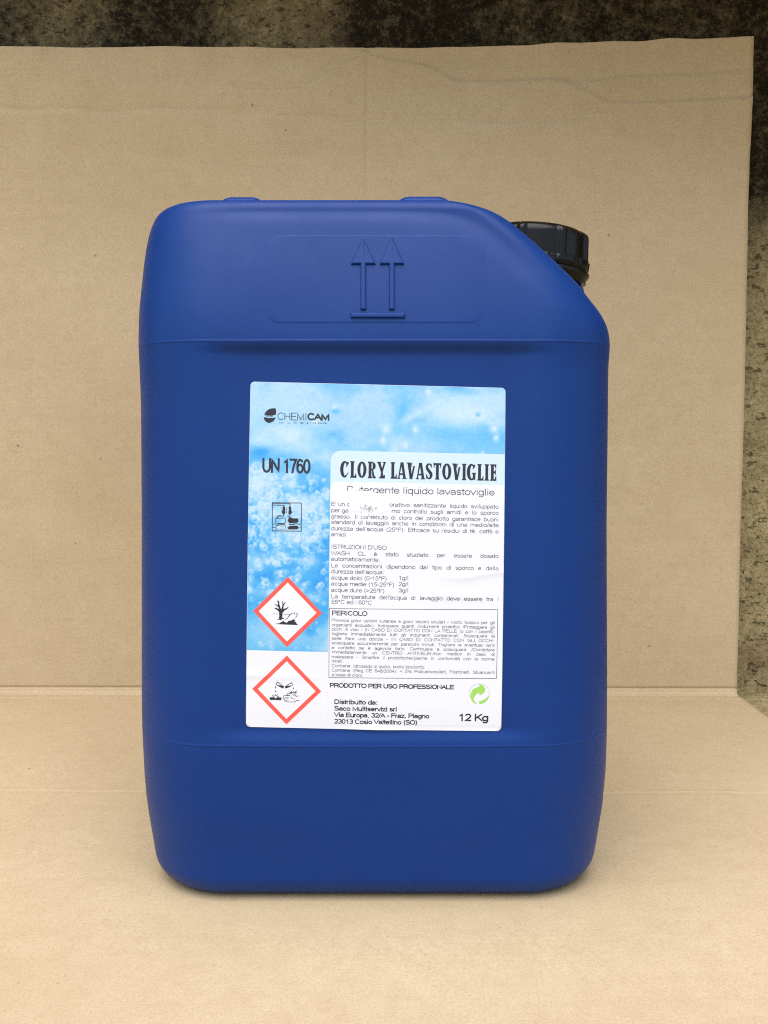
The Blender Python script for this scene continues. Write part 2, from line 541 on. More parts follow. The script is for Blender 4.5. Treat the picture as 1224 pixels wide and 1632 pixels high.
def build_body():
    zs = set()
    z = 0.0
    while z < H:
        zs.add(round(z, 5))
        z += 0.0016
    for c, hw, st in ((Z1, 0.0016, 0.00018), (Z1 - 0.003, 0.0045, 0.0005), (Z2, 0.0016, 0.00018), (Z2 + 0.004, 0.006, 0.0006),
                      (H - 0.008, 0.010, 0.0004), (0.005, 0.010, 0.0006)):
        q = c - hw
        while q < c + hw:
            if 0 < q < H:
                zs.add(round(q, 5))
            q += st
    for i in range(12):
        a = i / 12 * math.pi / 2
        zs.add(round(H - RT + RT * math.sin(a), 5))
    zs.add(round(H, 5))
    zs = sorted(zs)
    clean = [zs[0]]
    for q in zs[1:]:
        if q - clean[-1] > 0.00012:
            clean.append(q)
    zs = clean
    NF, NA, NS = 210, 20, 26
    V, Fc = [], []
    ncol = None
    for z in zs:
        ins = 0.0
        if z > H - RT:
            ins = RT - math.sqrt(max(0, RT * RT - (z - H + RT) ** 2))
        if z < RB:
            ins = RB - math.sqrt(max(0, RB * RB - (RB - z) ** 2))
        rid = 0.00020 * math.exp(-((z - Z1) / 0.00045) ** 2) + 0.00022 * math.exp(-((z - Z2) / 0.00045) ** 2)
        insr = ins if z < RB else ins * 0.25
        xl, xr = XLf(z) + ins - rid * 0.3, XRf(z) - insr + rid * 0.3
        yf = YF(z) + ins - rid
        yb = DEPTH - YF(z) - ins + rid
        rl, rr = max(0.004, RCL(z) - ins), max(0.004, RCR(z) - ins)
        row = []
        mid = lambda x: front_disp(x, z)
        def edge(x):     # fade of the front relief around the corner arcs
            return front_disp(x, z)
        for i in range(NF + 1):
            x = xl + rl + (xr - rr - xl - rl) * i / NF
            row.append((x, yf + edge(x), z))
        for i in range(1, NA + 1):
            a = i / NA * math.pi / 2
            x = xr - rr + rr * math.sin(a)
            row.append((x, yf + rr - rr * math.cos(a) + edge(x) * math.cos(a) ** 2, z))
        for i in range(1, NS):
            row.append((xr, yf + rr + (yb - yf - 2 * rr) * i / NS, z))
        for i in range(0, NA + 1):
            a = i / NA * math.pi / 2
            row.append((xr - rr + rr * math.cos(a), yb - rr + rr * math.sin(a), z))
        nb = 70
        for i in range(1, nb):
            x = xr - rr + (xl + rl - xr + rr) * i / nb
            row.append((x, yb - edge(x), z))
        for i in range(0, NA + 1):
            a = i / NA * math.pi / 2
            row.append((xl + rl - rl * math.sin(a), yb - rl + rl * math.cos(a), z))
        for i in range(1, NS):
            row.append((xl, yb - rl + (yf + rl - yb + rl) * i / NS, z))
        for i in range(0, NA):
            a = i / NA * math.pi / 2
            x = xl + rl - rl * math.cos(a)
            row.append((x, yf + rl - rl * math.sin(a) + edge(x) * math.sin(a) ** 2, z))
        ncol = len(row)
        V += row
    m = len(zs)
    for j in range(m - 1):
        for i in range(ncol):
            a, b = j * ncol + i, j * ncol + (i + 1) % ncol
            Fc.append((a, b, b + ncol, a + ncol))
    Fc.append(tuple(range(ncol - 1, -1, -1)))
    Fc.append(tuple((m - 1) * ncol + i for i in range(ncol)))
    return obj("body", V, Fc, M_BLUE, root)
body = build_body()
CAPX, CAPY = on_y(845, 400, 0.095)[0], 0.095

def stadium(cx0, cx1, cy, r, z0, z1, n=20):
    pts = []
    for i in range(n + 1):
        a = -math.pi / 2 + math.pi * i / n
        pts.append((cx1 + r * math.cos(a), cy + r * math.sin(a)))
    for i in range(n + 1):
        a = math.pi / 2 + math.pi * i / n
        pts.append((cx0 + r * math.cos(a), cy + r * math.sin(a)))
    N = len(pts)
    V = [(x, y, z0) for x, y in pts] + [(x, y, z1) for x, y in pts]
    Fc = [tuple(range(N - 1, -1, -1)), tuple(range(N, 2 * N))] + [(i, (i + 1) % N, N + (i + 1) % N, N + i) for i in range(N)]
    return V, Fc

def cut(target, V, Fc):
    c = obj("cutter", V, Fc, None, None, False)
    md = target.modifiers.new("cut", 'BOOLEAN')
    md.operation = 'DIFFERENCE'
    md.solver = 'EXACT'
    md.object = c
    bpy.context.view_layer.update()
    me = bpy.data.meshes.new_from_object(target.evaluated_get(bpy.context.evaluated_depsgraph_get()))
    target.modifiers.clear()
    old = target.data
    target.data = me
    me.name = "body"
    bpy.data.meshes.remove(old)
    bpy.data.objects.remove(c)

CAP_TILT = R(4.5)
Z_SEAT = zf(462, 0.10) - 0.004
cut(body, *stadium(CAPX, CAPX + 0.12, CAPY, 0.0385, Z_SEAT, H + 0.05))
XA, XB = on_y(335, 320, 0.05)[0] + 0.03, on_y(722, 320, 0.05)[0] - 0.045
for cy in (0.056, 0.134):
    cut(body, *stadium(XA, XB, cy, 0.0195, H - 0.030, H + 0.05))
bm = bmesh.new()
bm.from_mesh(body.data)
bm.edges.ensure_lookup_table()
for e in bm.edges:
    if len(e.link_faces) == 2 and e.calc_face_angle(0) > R(38):
        e.smooth = False
for f in bm.faces:
    f.smooth = True
bm.to_mesh(body.data)
bm.free()

def lathe(name, prof, cx, cy, mat, parent, n=96, mod=None):
    V, Fc = [], []
    for (r, z) in prof:
        for i in range(n):
            a = 2 * math.pi * i / n
            rr = r + (mod(a, r, z) if mod else 0)
            px_, pz_ = rr * math.cos(a), z - Z_SEAT      # the spout leans a little towards the slope
            V.append((cx + px_ * math.cos(CAP_TILT) + pz_ * math.sin(CAP_TILT), cy + rr * math.sin(a), Z_SEAT + pz_ * math.cos(CAP_TILT) - px_ * math.sin(CAP_TILT)))
    for j in range(len(prof) - 1):
        for i in range(n):
            k2 = (i + 1) % n
            Fc.append((j * n + i, j * n + k2, (j + 1) * n + k2, (j + 1) * n + i))
    Fc.append(tuple(range(n - 1, -1, -1)))
    Fc.append(tuple((len(prof) - 1) * n + i for i in range(n)))
    return obj(name, V, Fc, mat, parent)

# neck, tamper ring and cap
ZC0 = Z_SEAT
ZR0 = zf(452, 0.10)         # bottom of the ring
ZR1 = zf(403, 0.068)        # top of the ring
ZCT = zf(350, 0.069)        # top of the cap
lathe("neck", [(0.0292, ZC0 - 0.02), (0.0294, ZC0 + 0.003), (0.0288, ZC0 + 0.005), (0.0275, ZC0 + 0.0055), (0.0272, ZR0 + 0.006)], CAPX, CAPY, M_BLUE, root)
def ribs(a, r, z):
    t = math.degrees(a + math.pi / 2) % 45.0          # ribs at 22.5 degrees from the camera side
    q = abs(t - 22.5)
    k = math.exp(-(q / 4.2) ** 4) * 0.0019
    fade = sstep(ZCT + 0.0006, ZCT - 0.0035, z) if z > ZCT - 0.006 else 1.0
    return k * fade if r > 0.02 else 0.0
RC = 0.0283
prof = [(RC - 0.001, ZR1 - 0.004), (RC + 0.0002, ZR1 + 0.0005), (RC, ZR1 + 0.002)]
for i in range(1, 8):
    prof.append((RC - 0.0006 * i / 8, ZR1 + 0.002 + (ZCT - 0.0055 - ZR1 - 0.002) * i / 8))
for i in range(0, 10):
    a = i / 9 * math.pi / 2
    prof.append((RC - 0.0006 - 0.0075 + 0.0075 * math.cos(a), ZCT - 0.0055 + 0.0055 * math.sin(a)))
prof += [(0.0195, ZCT + 0.0002), (0.0188, ZCT - 0.0008), (0.010, ZCT - 0.001), (0.001, ZCT - 0.001)]
cap = lathe("cap", prof, CAPX, CAPY, M_BLACK, root, 360, ribs)
def tabs(a, r, z):
    t = math.degrees(a + math.pi / 2 + 0.30) % 30.0
    up = sstep(ZR1 - 0.007, ZR1 - 0.002, z)
    return (0.0009 if abs(t - 15) < 10.5 else 0.0) * up
zr = ZR1 - ZR0
prof = [(RC - 0.003, ZR1 + 0.0006), (RC + 0.0008, ZR1 + 0.0006), (RC + 0.0016, ZR1), (RC + 0.0017, ZR1 - 0.0045), (RC + 0.0004, ZR1 - 0.0056),
        (RC + 0.0004, ZR0 + 0.0068), (RC + 0.0022, ZR0 + 0.0058), (RC + 0.0029, ZR0 + 0.0045), (RC + 0.0024, ZR0 + 0.003), (RC + 0.0012, ZR0 + 0.0022),
        (RC + 0.0014, ZR0), (RC - 0.001, ZR0 - 0.0002)]
lathe("tamper_ring", prof, CAPX, CAPY, M_BLACK, cap, 300, tabs)

# lugs on the top that lock into the can stacked above
def lug(x0, x1, y0, y1, z0, z1):
    bm = bmesh.new()
    bmesh.ops.create_cube(bm, size=1.0)
    for v in bm.verts:
        t = 1 if v.co.z > 0 else 0
        ix = 0.0105 * t
        v.co = Vector(((x0 + ix) if v.co.x < 0 else (x1 - ix), (y0 + 0.003 * t) if v.co.y < 0 else (y1 - 0.003 * t), z1 if t else z0))
    bmesh.ops.bevel(bm, geom=[e for e in bm.edges if any(v.co.z > z0 + 0.001 for v in e.verts)], offset=0.0035, segments=5, profile=0.5, affect='EDGES')
    me = bpy.data.meshes.new("stacking_lug")
    bm.to_mesh(me)
    bm.free()
    me.polygons.foreach_set("use_smooth", [True] * len(me.polygons))
    me.materials.append(M_BLUE)
    o = bpy.data.objects.new("stacking_lug", me)
    COL.objects.link(o)
    o.parent = root
LY0 = 0.034
for a, b, ty in ((324, 440, 312.4), (611, 741, 311.4)):
    lug(on_y(a, 312, LY0)[0], on_y(b, 312, LY0)[0], LY0, DEPTH - LY0, H - 0.002, zf(ty, LY0 + 0.004))

# moulded panel with the two arrows
def patch(name, poly_fn, b0, b1, nrow, ncol, off, mat, parent, yfun, depth=0.0, edge=0.0):
    """grid between left/right limits poly_fn(v)->(xl,xr); top at off in front of yfun"""
    V, Fc = [], []
    for j in range(nrow + 1):
        z = b0 + (b1 - b0) * j / nrow
        xl, xr = poly_fn(z)
        for i in range(ncol + 1):
            x = xl + (xr - xl) * i / ncol
            e = 1.0
            if edge > 0:
                dm = min(z - b0, b1 - z, x - xl, xr - x)
                e = sstep(-edge * 0.05, edge, dm)
            V.append((x, yfun(x, z) - off * e + depth * (1 - e), z))
    for j in range(nrow):
        for i in range(ncol):
            a = j * (ncol + 1) + i
            Fc.append((a, a + 1, a + ncol + 2, a + ncol + 1))
    return obj(name, V, Fc, mat, parent)

def rounded_limits(x0, x1, z0, z1, r):
    def f(z):
        k = 0.0
        if z < z0 + r:
            k = r - math.sqrt(max(0, r * r - (z0 + r - z) ** 2))
        elif z > z1 - r:
            k = r - math.sqrt(max(0, r * r - (z - z1 + r) ** 2))
        return x0 + k, x1 - k
    return f

def on_surf(px, py):
    y = 0.0
    for _ in range(6):
        x, z = on_y(px, py, y)
        y = front_y(x, z)
    return x, z
ex0, ez1 = on_surf(396, 372.5)
ex1, ez0 = on_surf(803, 517)
EO = 0.00018
def grid_panel():
    r = 0.0075
    x0, x1, z0, z1 = ex0, ex1, ez0, ez1
    def ax(a, b, step):
        s = [0, .0002, .0004, .0006, .0009, .0015]
        out = [a + q for q in s] + [b - q for q in s]
        q = a + 0.003
        while q < b - 0.002:
            out.append(q)
            q += step
        return sorted(out)
    zs, us = ax(z0, z1, 0.0012), ax(0, x1 - x0, 0.0022)
    lim = rounded_limits(x0, x1, z0, z1, r)
    V, Fc = [], []
    for z in zs:
        xl, xr = lim(z)
        for u in us:
            x = xl + (xr - xl) * u / (x1 - x0)
            dm = min(z - z0, z1 - z, x - xl, xr - x)
            e = sstep(0, 0.0008, min(z - z0, z1 - z)) * sstep(0, 0.013, min(x - xl, xr - x))
            V.append((x, front_y(x, z) - EO * e + 0.0004 * (1 - e), z))
    n = len(us)
    for j in range(len(zs) - 1):
        for i in range(n - 1):
            a = j * n + i
            Fc.append((a, a + 1, a + n + 1, a + n))
    return obj("embossed_panel", V, Fc, M_BLUE, root)
panel = grid_panel()

def emboss(name, pix, parent, h=0.0013):
    pts = [on_surf(*p) for p in pix]
    bm = bmesh.new()
    vs = [bm.verts.new((x, front_y(x, z) - EO + 0.0003, z)) for x, z in pts]
    f = bm.faces.new(vs)
    r = bmesh.ops.extrude_face_region(bm, geom=[f])
    top = [v for v in r['geom'] if isinstance(v, bmesh.types.BMVert)]
    for v in top:
        v.co.y -= h + 0.0003
    ts = set(top)
    bmesh.ops.recalc_face_normals(bm, faces=bm.faces)
    bmesh.ops.bevel(bm, geom=[e for e in bm.edges if e.verts[0] in ts and e.verts[1] in ts], offset=0.0006, segments=3, profile=0.5, affect='EDGES')
    me = bpy.data.meshes.new(name)
    bm.to_mesh(me)
    bm.free()
    me.materials.append(M_BLUE)
    o = bpy.data.objects.new(name, me)
    COL.objects.link(o)
    o.parent = parent
def arrow(cx, top):
    return [(cx - 19.5, 421), (cx - 4.3, 421), (cx - 4.3, 493.5), (cx + 4.3, 493.5), (cx + 4.3, 421), (cx + 19.5, 421), (cx + 0.8, top), (cx - 0.8, top)]
emboss("up_arrow", arrow(579, 381), panel)
emboss("up_arrow", arrow(624.5, 379.5), panel)
emboss("base_bar", [(559, 499), (559, 506.5), (645.5, 506.5), (645.5, 499)], panel)

# ------------------------------------------------------------------ label
LC = [(400, 608.5), (805, 618.5), (798, 1163), (393, 1156.5)]       # TL TR BR BL in the photograph
LW, LH = 405.0, 550.0
LY = 0.0040
def lab(a, b):
    """label coordinates (a right, b down, roughly photo pixels) -> x, z on the panel"""
    u, v = a / LW, b / LH
    px = (LC[0][0] * (1 - u) + LC[1][0] * u) * (1 - v) + (LC[3][0] * (1 - u) + LC[2][0] * u) * v
    py = (LC[0][1] * (1 - u) + LC[1][1] * u) * (1 - v) + (LC[3][1] * (1 - u) + LC[2][1] * u) * v
    return on_y(px, py, LY)
def inv(px, py):
    a, b = px - 400.0, py - 608.0
    for _ in range(12):
        u, v = a / LW, b / LH
        qx = (LC[0][0] * (1 - u) + LC[1][0] * u) * (1 - v) + (LC[3][0] * (1 - u) + LC[2][0] * u) * v
        qy = (LC[0][1] * (1 - u) + LC[1][1] * u) * (1 - v) + (LC[3][1] * (1 - u) + LC[2][1] * u) * v
        a += px - qx
        b += py - qy
    return a, b
LWV = lattice(31, 5, 7)
def lab_y(a, b):
    x, z = lab(a, b)
    y = front_y(x, z) - 0.00022
    y -= 0.0005 * (LWV(a / LW, b / LH) + 0.5) * 0.5
    # creases in the paper at the right edge and a lifted lower edge
    k = b - (298 - 0.035 * (a - 405) + 4 * math.sin((a - 300) / 22))
    y -= 0.00030 * math.exp(-(k / 5.0) ** 2) * sstep(285, 350, a)
    k = b - (333 + 0.03 * (a - 330))
    y -= 0.0003 * math.exp(-(k / 6.0) ** 2) * sstep(280, 320, a) * (1 - sstep(350, 395, a))
    k = b - (466 + 0.02 * a)
    y -= 0.00028 * math.exp(-(k / 5.0) ** 2) * (1 - sstep(60, 130, a))
    y -= 0.0008 * sstep(535, 552, b) * math.exp(-((a - 210) / 40) ** 2)
    return y
def L3(a, b, layer=0.0):
    x, z = lab(a, b)
    return (x, lab_y(a, b) - layer * 0.00002, z)

def lab_grid(name, a_lim, b0, b1, na, nb, layer, mat, parent, fine=True):
    V, Fc = [], []
    bs = [b0 + (b1 - b0) * j / nb for j in range(nb + 1)]
    if fine:
        bs = sorted(set(bs + [b0 + q for q in (.1, .3, .6, 1, 1.5, 2, 3, 4, 5, 6)] + [b1 - q for q in (.1, .3, .6, 1, 1.5, 2, 3, 4, 5, 6)]))
        nb = len(bs) - 1
    for b in bs:
        a0, a1 = a_lim(b)
        for i in range(na + 1):
            V.append(L3(a0 + (a1 - a0) * i / na, b, layer))
    for j in range(nb):
        for i in range(na):
            k = j * (na + 1) + i
            Fc.append((k, k + na + 1, k + na + 2, k + 1))
    return obj(name, V, Fc, mat, parent)

def rl(a0, a1, b0, b1, rtl=0, rtr=0, rbl=0, rbr=0):
    def f(b):
        l, r = a0, a1
        def ins(rad, d):
            return rad - math.sqrt(max(0.0, rad * rad - (rad - d) ** 2)) if rad and d < rad else 0.0
        l += max(ins(rtl, b - b0), ins(rbl, b1 - b))
        r -= max(ins(rtr, b - b0), ins(rbr, b1 - b))
        return l, r
    return f
label = lab_grid("label", rl(0, LW, 0, LH, 7, 7, 7, 7), 0, LH, 110, 220, 0, M_WHITE, root)
sol = label.modifiers.new("paper", 'SOLIDIFY')
sol.thickness = 0.00012
sol.offset = -1

# the printed photograph of water and bubbles
def photo_print():
    W, Hh = 405, 427
    yy, xx = np.mgrid[0:Hh + 1, 0:W + 1].astype(float)
    def vnoise(sx, sy, seed):
        g = np.random.RandomState(seed).rand(int(Hh / sy) + 4, int(W / sx) + 4)
        u, v = xx / sx, yy / sy
        i, j = u.astype(int), v.astype(int)
        fu, fv = u - i, v - j
        fu, fv = fu * fu * (3 - 2 * fu), fv * fv * (3 - 2 * fv)
        return (g[j, i] * (1 - fu) + g[j, i + 1] * fu) * (1 - fv) + (g[j + 1, i] * (1 - fu) + g[j + 1, i + 1] * fu) * fv
    stops = [0, 45, 95, 150, 230, 320, 390, 427]
    cols = np.array([(214, 240, 253), (200, 235, 253), (150, 218, 252), (132, 210, 251), (96, 198, 250), (66, 186, 248), (84, 194, 248), (104, 204, 248)], float)
    img = np.stack([np.interp(yy, stops, cols[:, c]) for c in range(3)], -1)
    white = np.array((246, 253, 255.0))
    deep = np.array((52, 178, 248.0))
    def blend(mask, col):
        nonlocal img
        m = np.clip(mask, 0, 1)[..., None]
        img = img * (1 - m) + np.array(col, float) * m
    n = 0.5 * vnoise(64, 40, 1) + 0.3 * vnoise(28, 20, 2) + 0.2 * vnoise(12, 9, 3)
    blend((n - 0.50) * 2.6, white)
    blend((0.46 - n) * 2.2, deep)
    def blob(cx, cy, rx, ry, rot, col, k):
        c, s = math.cos(R(rot)), math.sin(R(rot))
        dx, dy = xx - cx, yy - cy
        u, v = (dx * c + dy * s) / rx, (-dx * s + dy * c) / ry
        blend(k * np.exp(-(u * u + v * v)), col)
    blob(60, 30, 120, 34, 0, (216, 242, 254), 0.95)
    blob(185, 60, 60, 50, 0, (190, 230, 253), 0.6)
    blob(232, 95, 9, 60, 14, white, 0.85)
    blob(243, 40, 9, 26, 14, (104, 205, 252), 0.9)
    blob(236, 66, 10, 16, 14, (110, 206, 252), 0.8)
    blob(262, 46, 38, 8, -32, white, 0.7)
    blob(340, 40, 58, 22, 6, white, 0.95)
    blob(300, 22, 40, 14, 10, (226, 247, 255), 0.8)
    blob(380, 18, 40, 16, 0, (226, 247, 255), 0.9)
    blob(320, 78, 60, 16, 4, (126, 212, 252), 0.95)
    blob(370, 92, 44, 14, 0, (134, 216, 252), 0.9)
    blob(275, 96, 50, 12, 0, (190, 230, 254), 0.6)
    for cx, cy, r in ((247, 95, 5), (217, 70, 6), (263, 70, 5), (283, 10, 5), (388, 65, 5), (391, 80, 5), (368, 46, 4), (370, 105, 3), (212, 88, 5), (104, 58, 6), (68, 86, 9), (134, 36, 4)):
        blob(cx, cy, r, r * 1.2, 0, white, 1.0)
    blob(362, 44, 4, 3, 0, (110, 200, 235), 0.8)
    blob(135, 44, 6, 4, 0, (90, 200, 250), 0.8)
    for cx, cy, rx, ry, k in ((18, 92, 32, 12, .9), (40, 78, 26, 7, .6), (90, 100, 44, 14, .6), (20, 140, 18, 14, .5), (50, 200, 42, 22, .55), (95, 195, 40, 20, .5),
                               (124, 175, 20, 8, .75), (12, 172, 16, 26, .5), (70, 240, 60, 20, .4), (30, 282, 40, 12, .5), (30, 335, 26, 10, .5), (60, 405, 70, 20, .55), (20, 385, 40, 24, .45)):
        blob(cx, cy, rx, ry, 0, (228, 248, 255), k)
    for cx, cy, rx, ry in ((16, 112, 14, 8), (50, 180, 14, 10), (100, 168, 22, 10), (96, 215, 12, 9), (10, 230, 9, 22), (120, 255, 16, 24), (28, 310, 24, 8), (110, 320, 16, 22), (70, 300, 14, 9), (122, 300, 12, 30), (100, 395, 10, 10), (8, 262, 8, 16)):
        blob(cx, cy, rx, ry, 0, (42, 172, 246), 0.75)
    # bubbles
    r_ = np.random.RandomState(4)
    def bubble(cx, cy, rad, k):
        x0, x1 = max(0, int(cx - rad - 4)), min(W + 1, int(cx + rad + 5))
        y0, y1 = max(0, int(cy - rad - 4)), min(Hh + 1, int(cy + rad + 5))
        if x1 <= x0 or y1 <= y0:
            return
        sub = img[y0:y1, x0:x1]
        d = np.hypot(xx[y0:y1, x0:x1] - cx, yy[y0:y1, x0:x1] - cy)
        ring = np.exp(-((d - rad) / (0.22 * rad + 0.7)) ** 2) * k * (0.75 + 0.25 * np.sin(np.arctan2(yy[y0:y1, x0:x1] - cy, xx[y0:y1, x0:x1] - cx) + r_.rand() * 6.3))
        inner = np.clip(1 - d / rad, 0, 1) * 0.30 * k
        hl = np.exp(-(((xx[y0:y1, x0:x1] - cx + rad * .3) ** 2 + (yy[y0:y1, x0:x1] - cy + rad * .3) ** 2) / (0.12 * rad * rad + .3))) * k
        m = np.clip(ring + inner + hl * 0.8, 0, 1)[..., None]
        img[y0:y1, x0:x1] = sub * (1 - m) + white * m
    for i in range(420):
        cy = r_.triangular(110, 215, 345)
        lim = 128 if cy > 160 else 60 + 70 * (cy - 110) / 50
        cx = r_.rand() * lim
        bubble(cx, cy, 1.2 + 4.2 * r_.rand() ** 1.8, 0.35 + 0.5 * r_.rand())
    for i in range(50):
        bubble(r_.rand() * 128, 320 + r_.rand() * 106, 1.0 + 2.2 * r_.rand(), 0.25 + 0.4 * r_.rand())
    for cx, cy, rad, k in ((12, 136, 8, .8), (44, 178, 9, .8), (22, 178, 7, .7), (96, 190, 11, .6), (58, 236, 10, .6), (30, 208, 9, .7), (112, 214, 8, .7), (10, 206, 8, .7), (70, 160, 6, .7), (102, 160, 6, .6), (38, 150, 5, .7)):
        bubble(cx, cy, rad, k)
    d = np.hypot(xx - 92, yy - 280)
    blend(np.exp(-((d - 24) / 2.0) ** 2) * 0.5 * (yy < 272), (190, 235, 255))
    blob(96, 283, 17, 9, 0, (236, 250, 255), 0.75)
    blob(80, 300, 16, 6, 0, (214, 243, 255), 0.5)
    img += (vnoise(3, 3, 8)[..., None] - 0.5) * 12
    img = np.clip(img, 0, 255) / 255.0
    lin = np.where(img <= 0.04045, img / 12.92, ((img + 0.055) / 1.055) ** 2.4)
    return lin * np.array((0.53, 0.635, 0.75))
pic = photo_print()
ph = lab_grid("water_photo", rl(0.4, LW - 0.4, 0.4, 426.5, 7, 7), 0.4, 426.5, 404, 426, 1, M_PHOTO, label, False)
att = ph.data.color_attributes.new("print", 'FLOAT_COLOR', 'POINT')
vals = np.ones((427, 405, 4), np.float32)
jj = np.linspace(0, 427, 427).round().astype(int)
ii = np.linspace(0, 405, 405).round().astype(int)
vals[..., :3] = pic[np.ix_(jj, ii)]
att.data.foreach_set("color", vals.ravel())

tA, tB = inv(528, 717.5)
lab_grid("title_panel", rl(tA, LW - 0.6, tB, 166, 17), tB, 166, 80, 50, 2, M_TITLE, label)
wA, wB = inv(527.5, 766.5)
lab_grid("text_panel", rl(wA, LW - 0.6, wB, LH - 8, 12), wB, LH - 8, 80, 160, 3, M_TEXT, label)

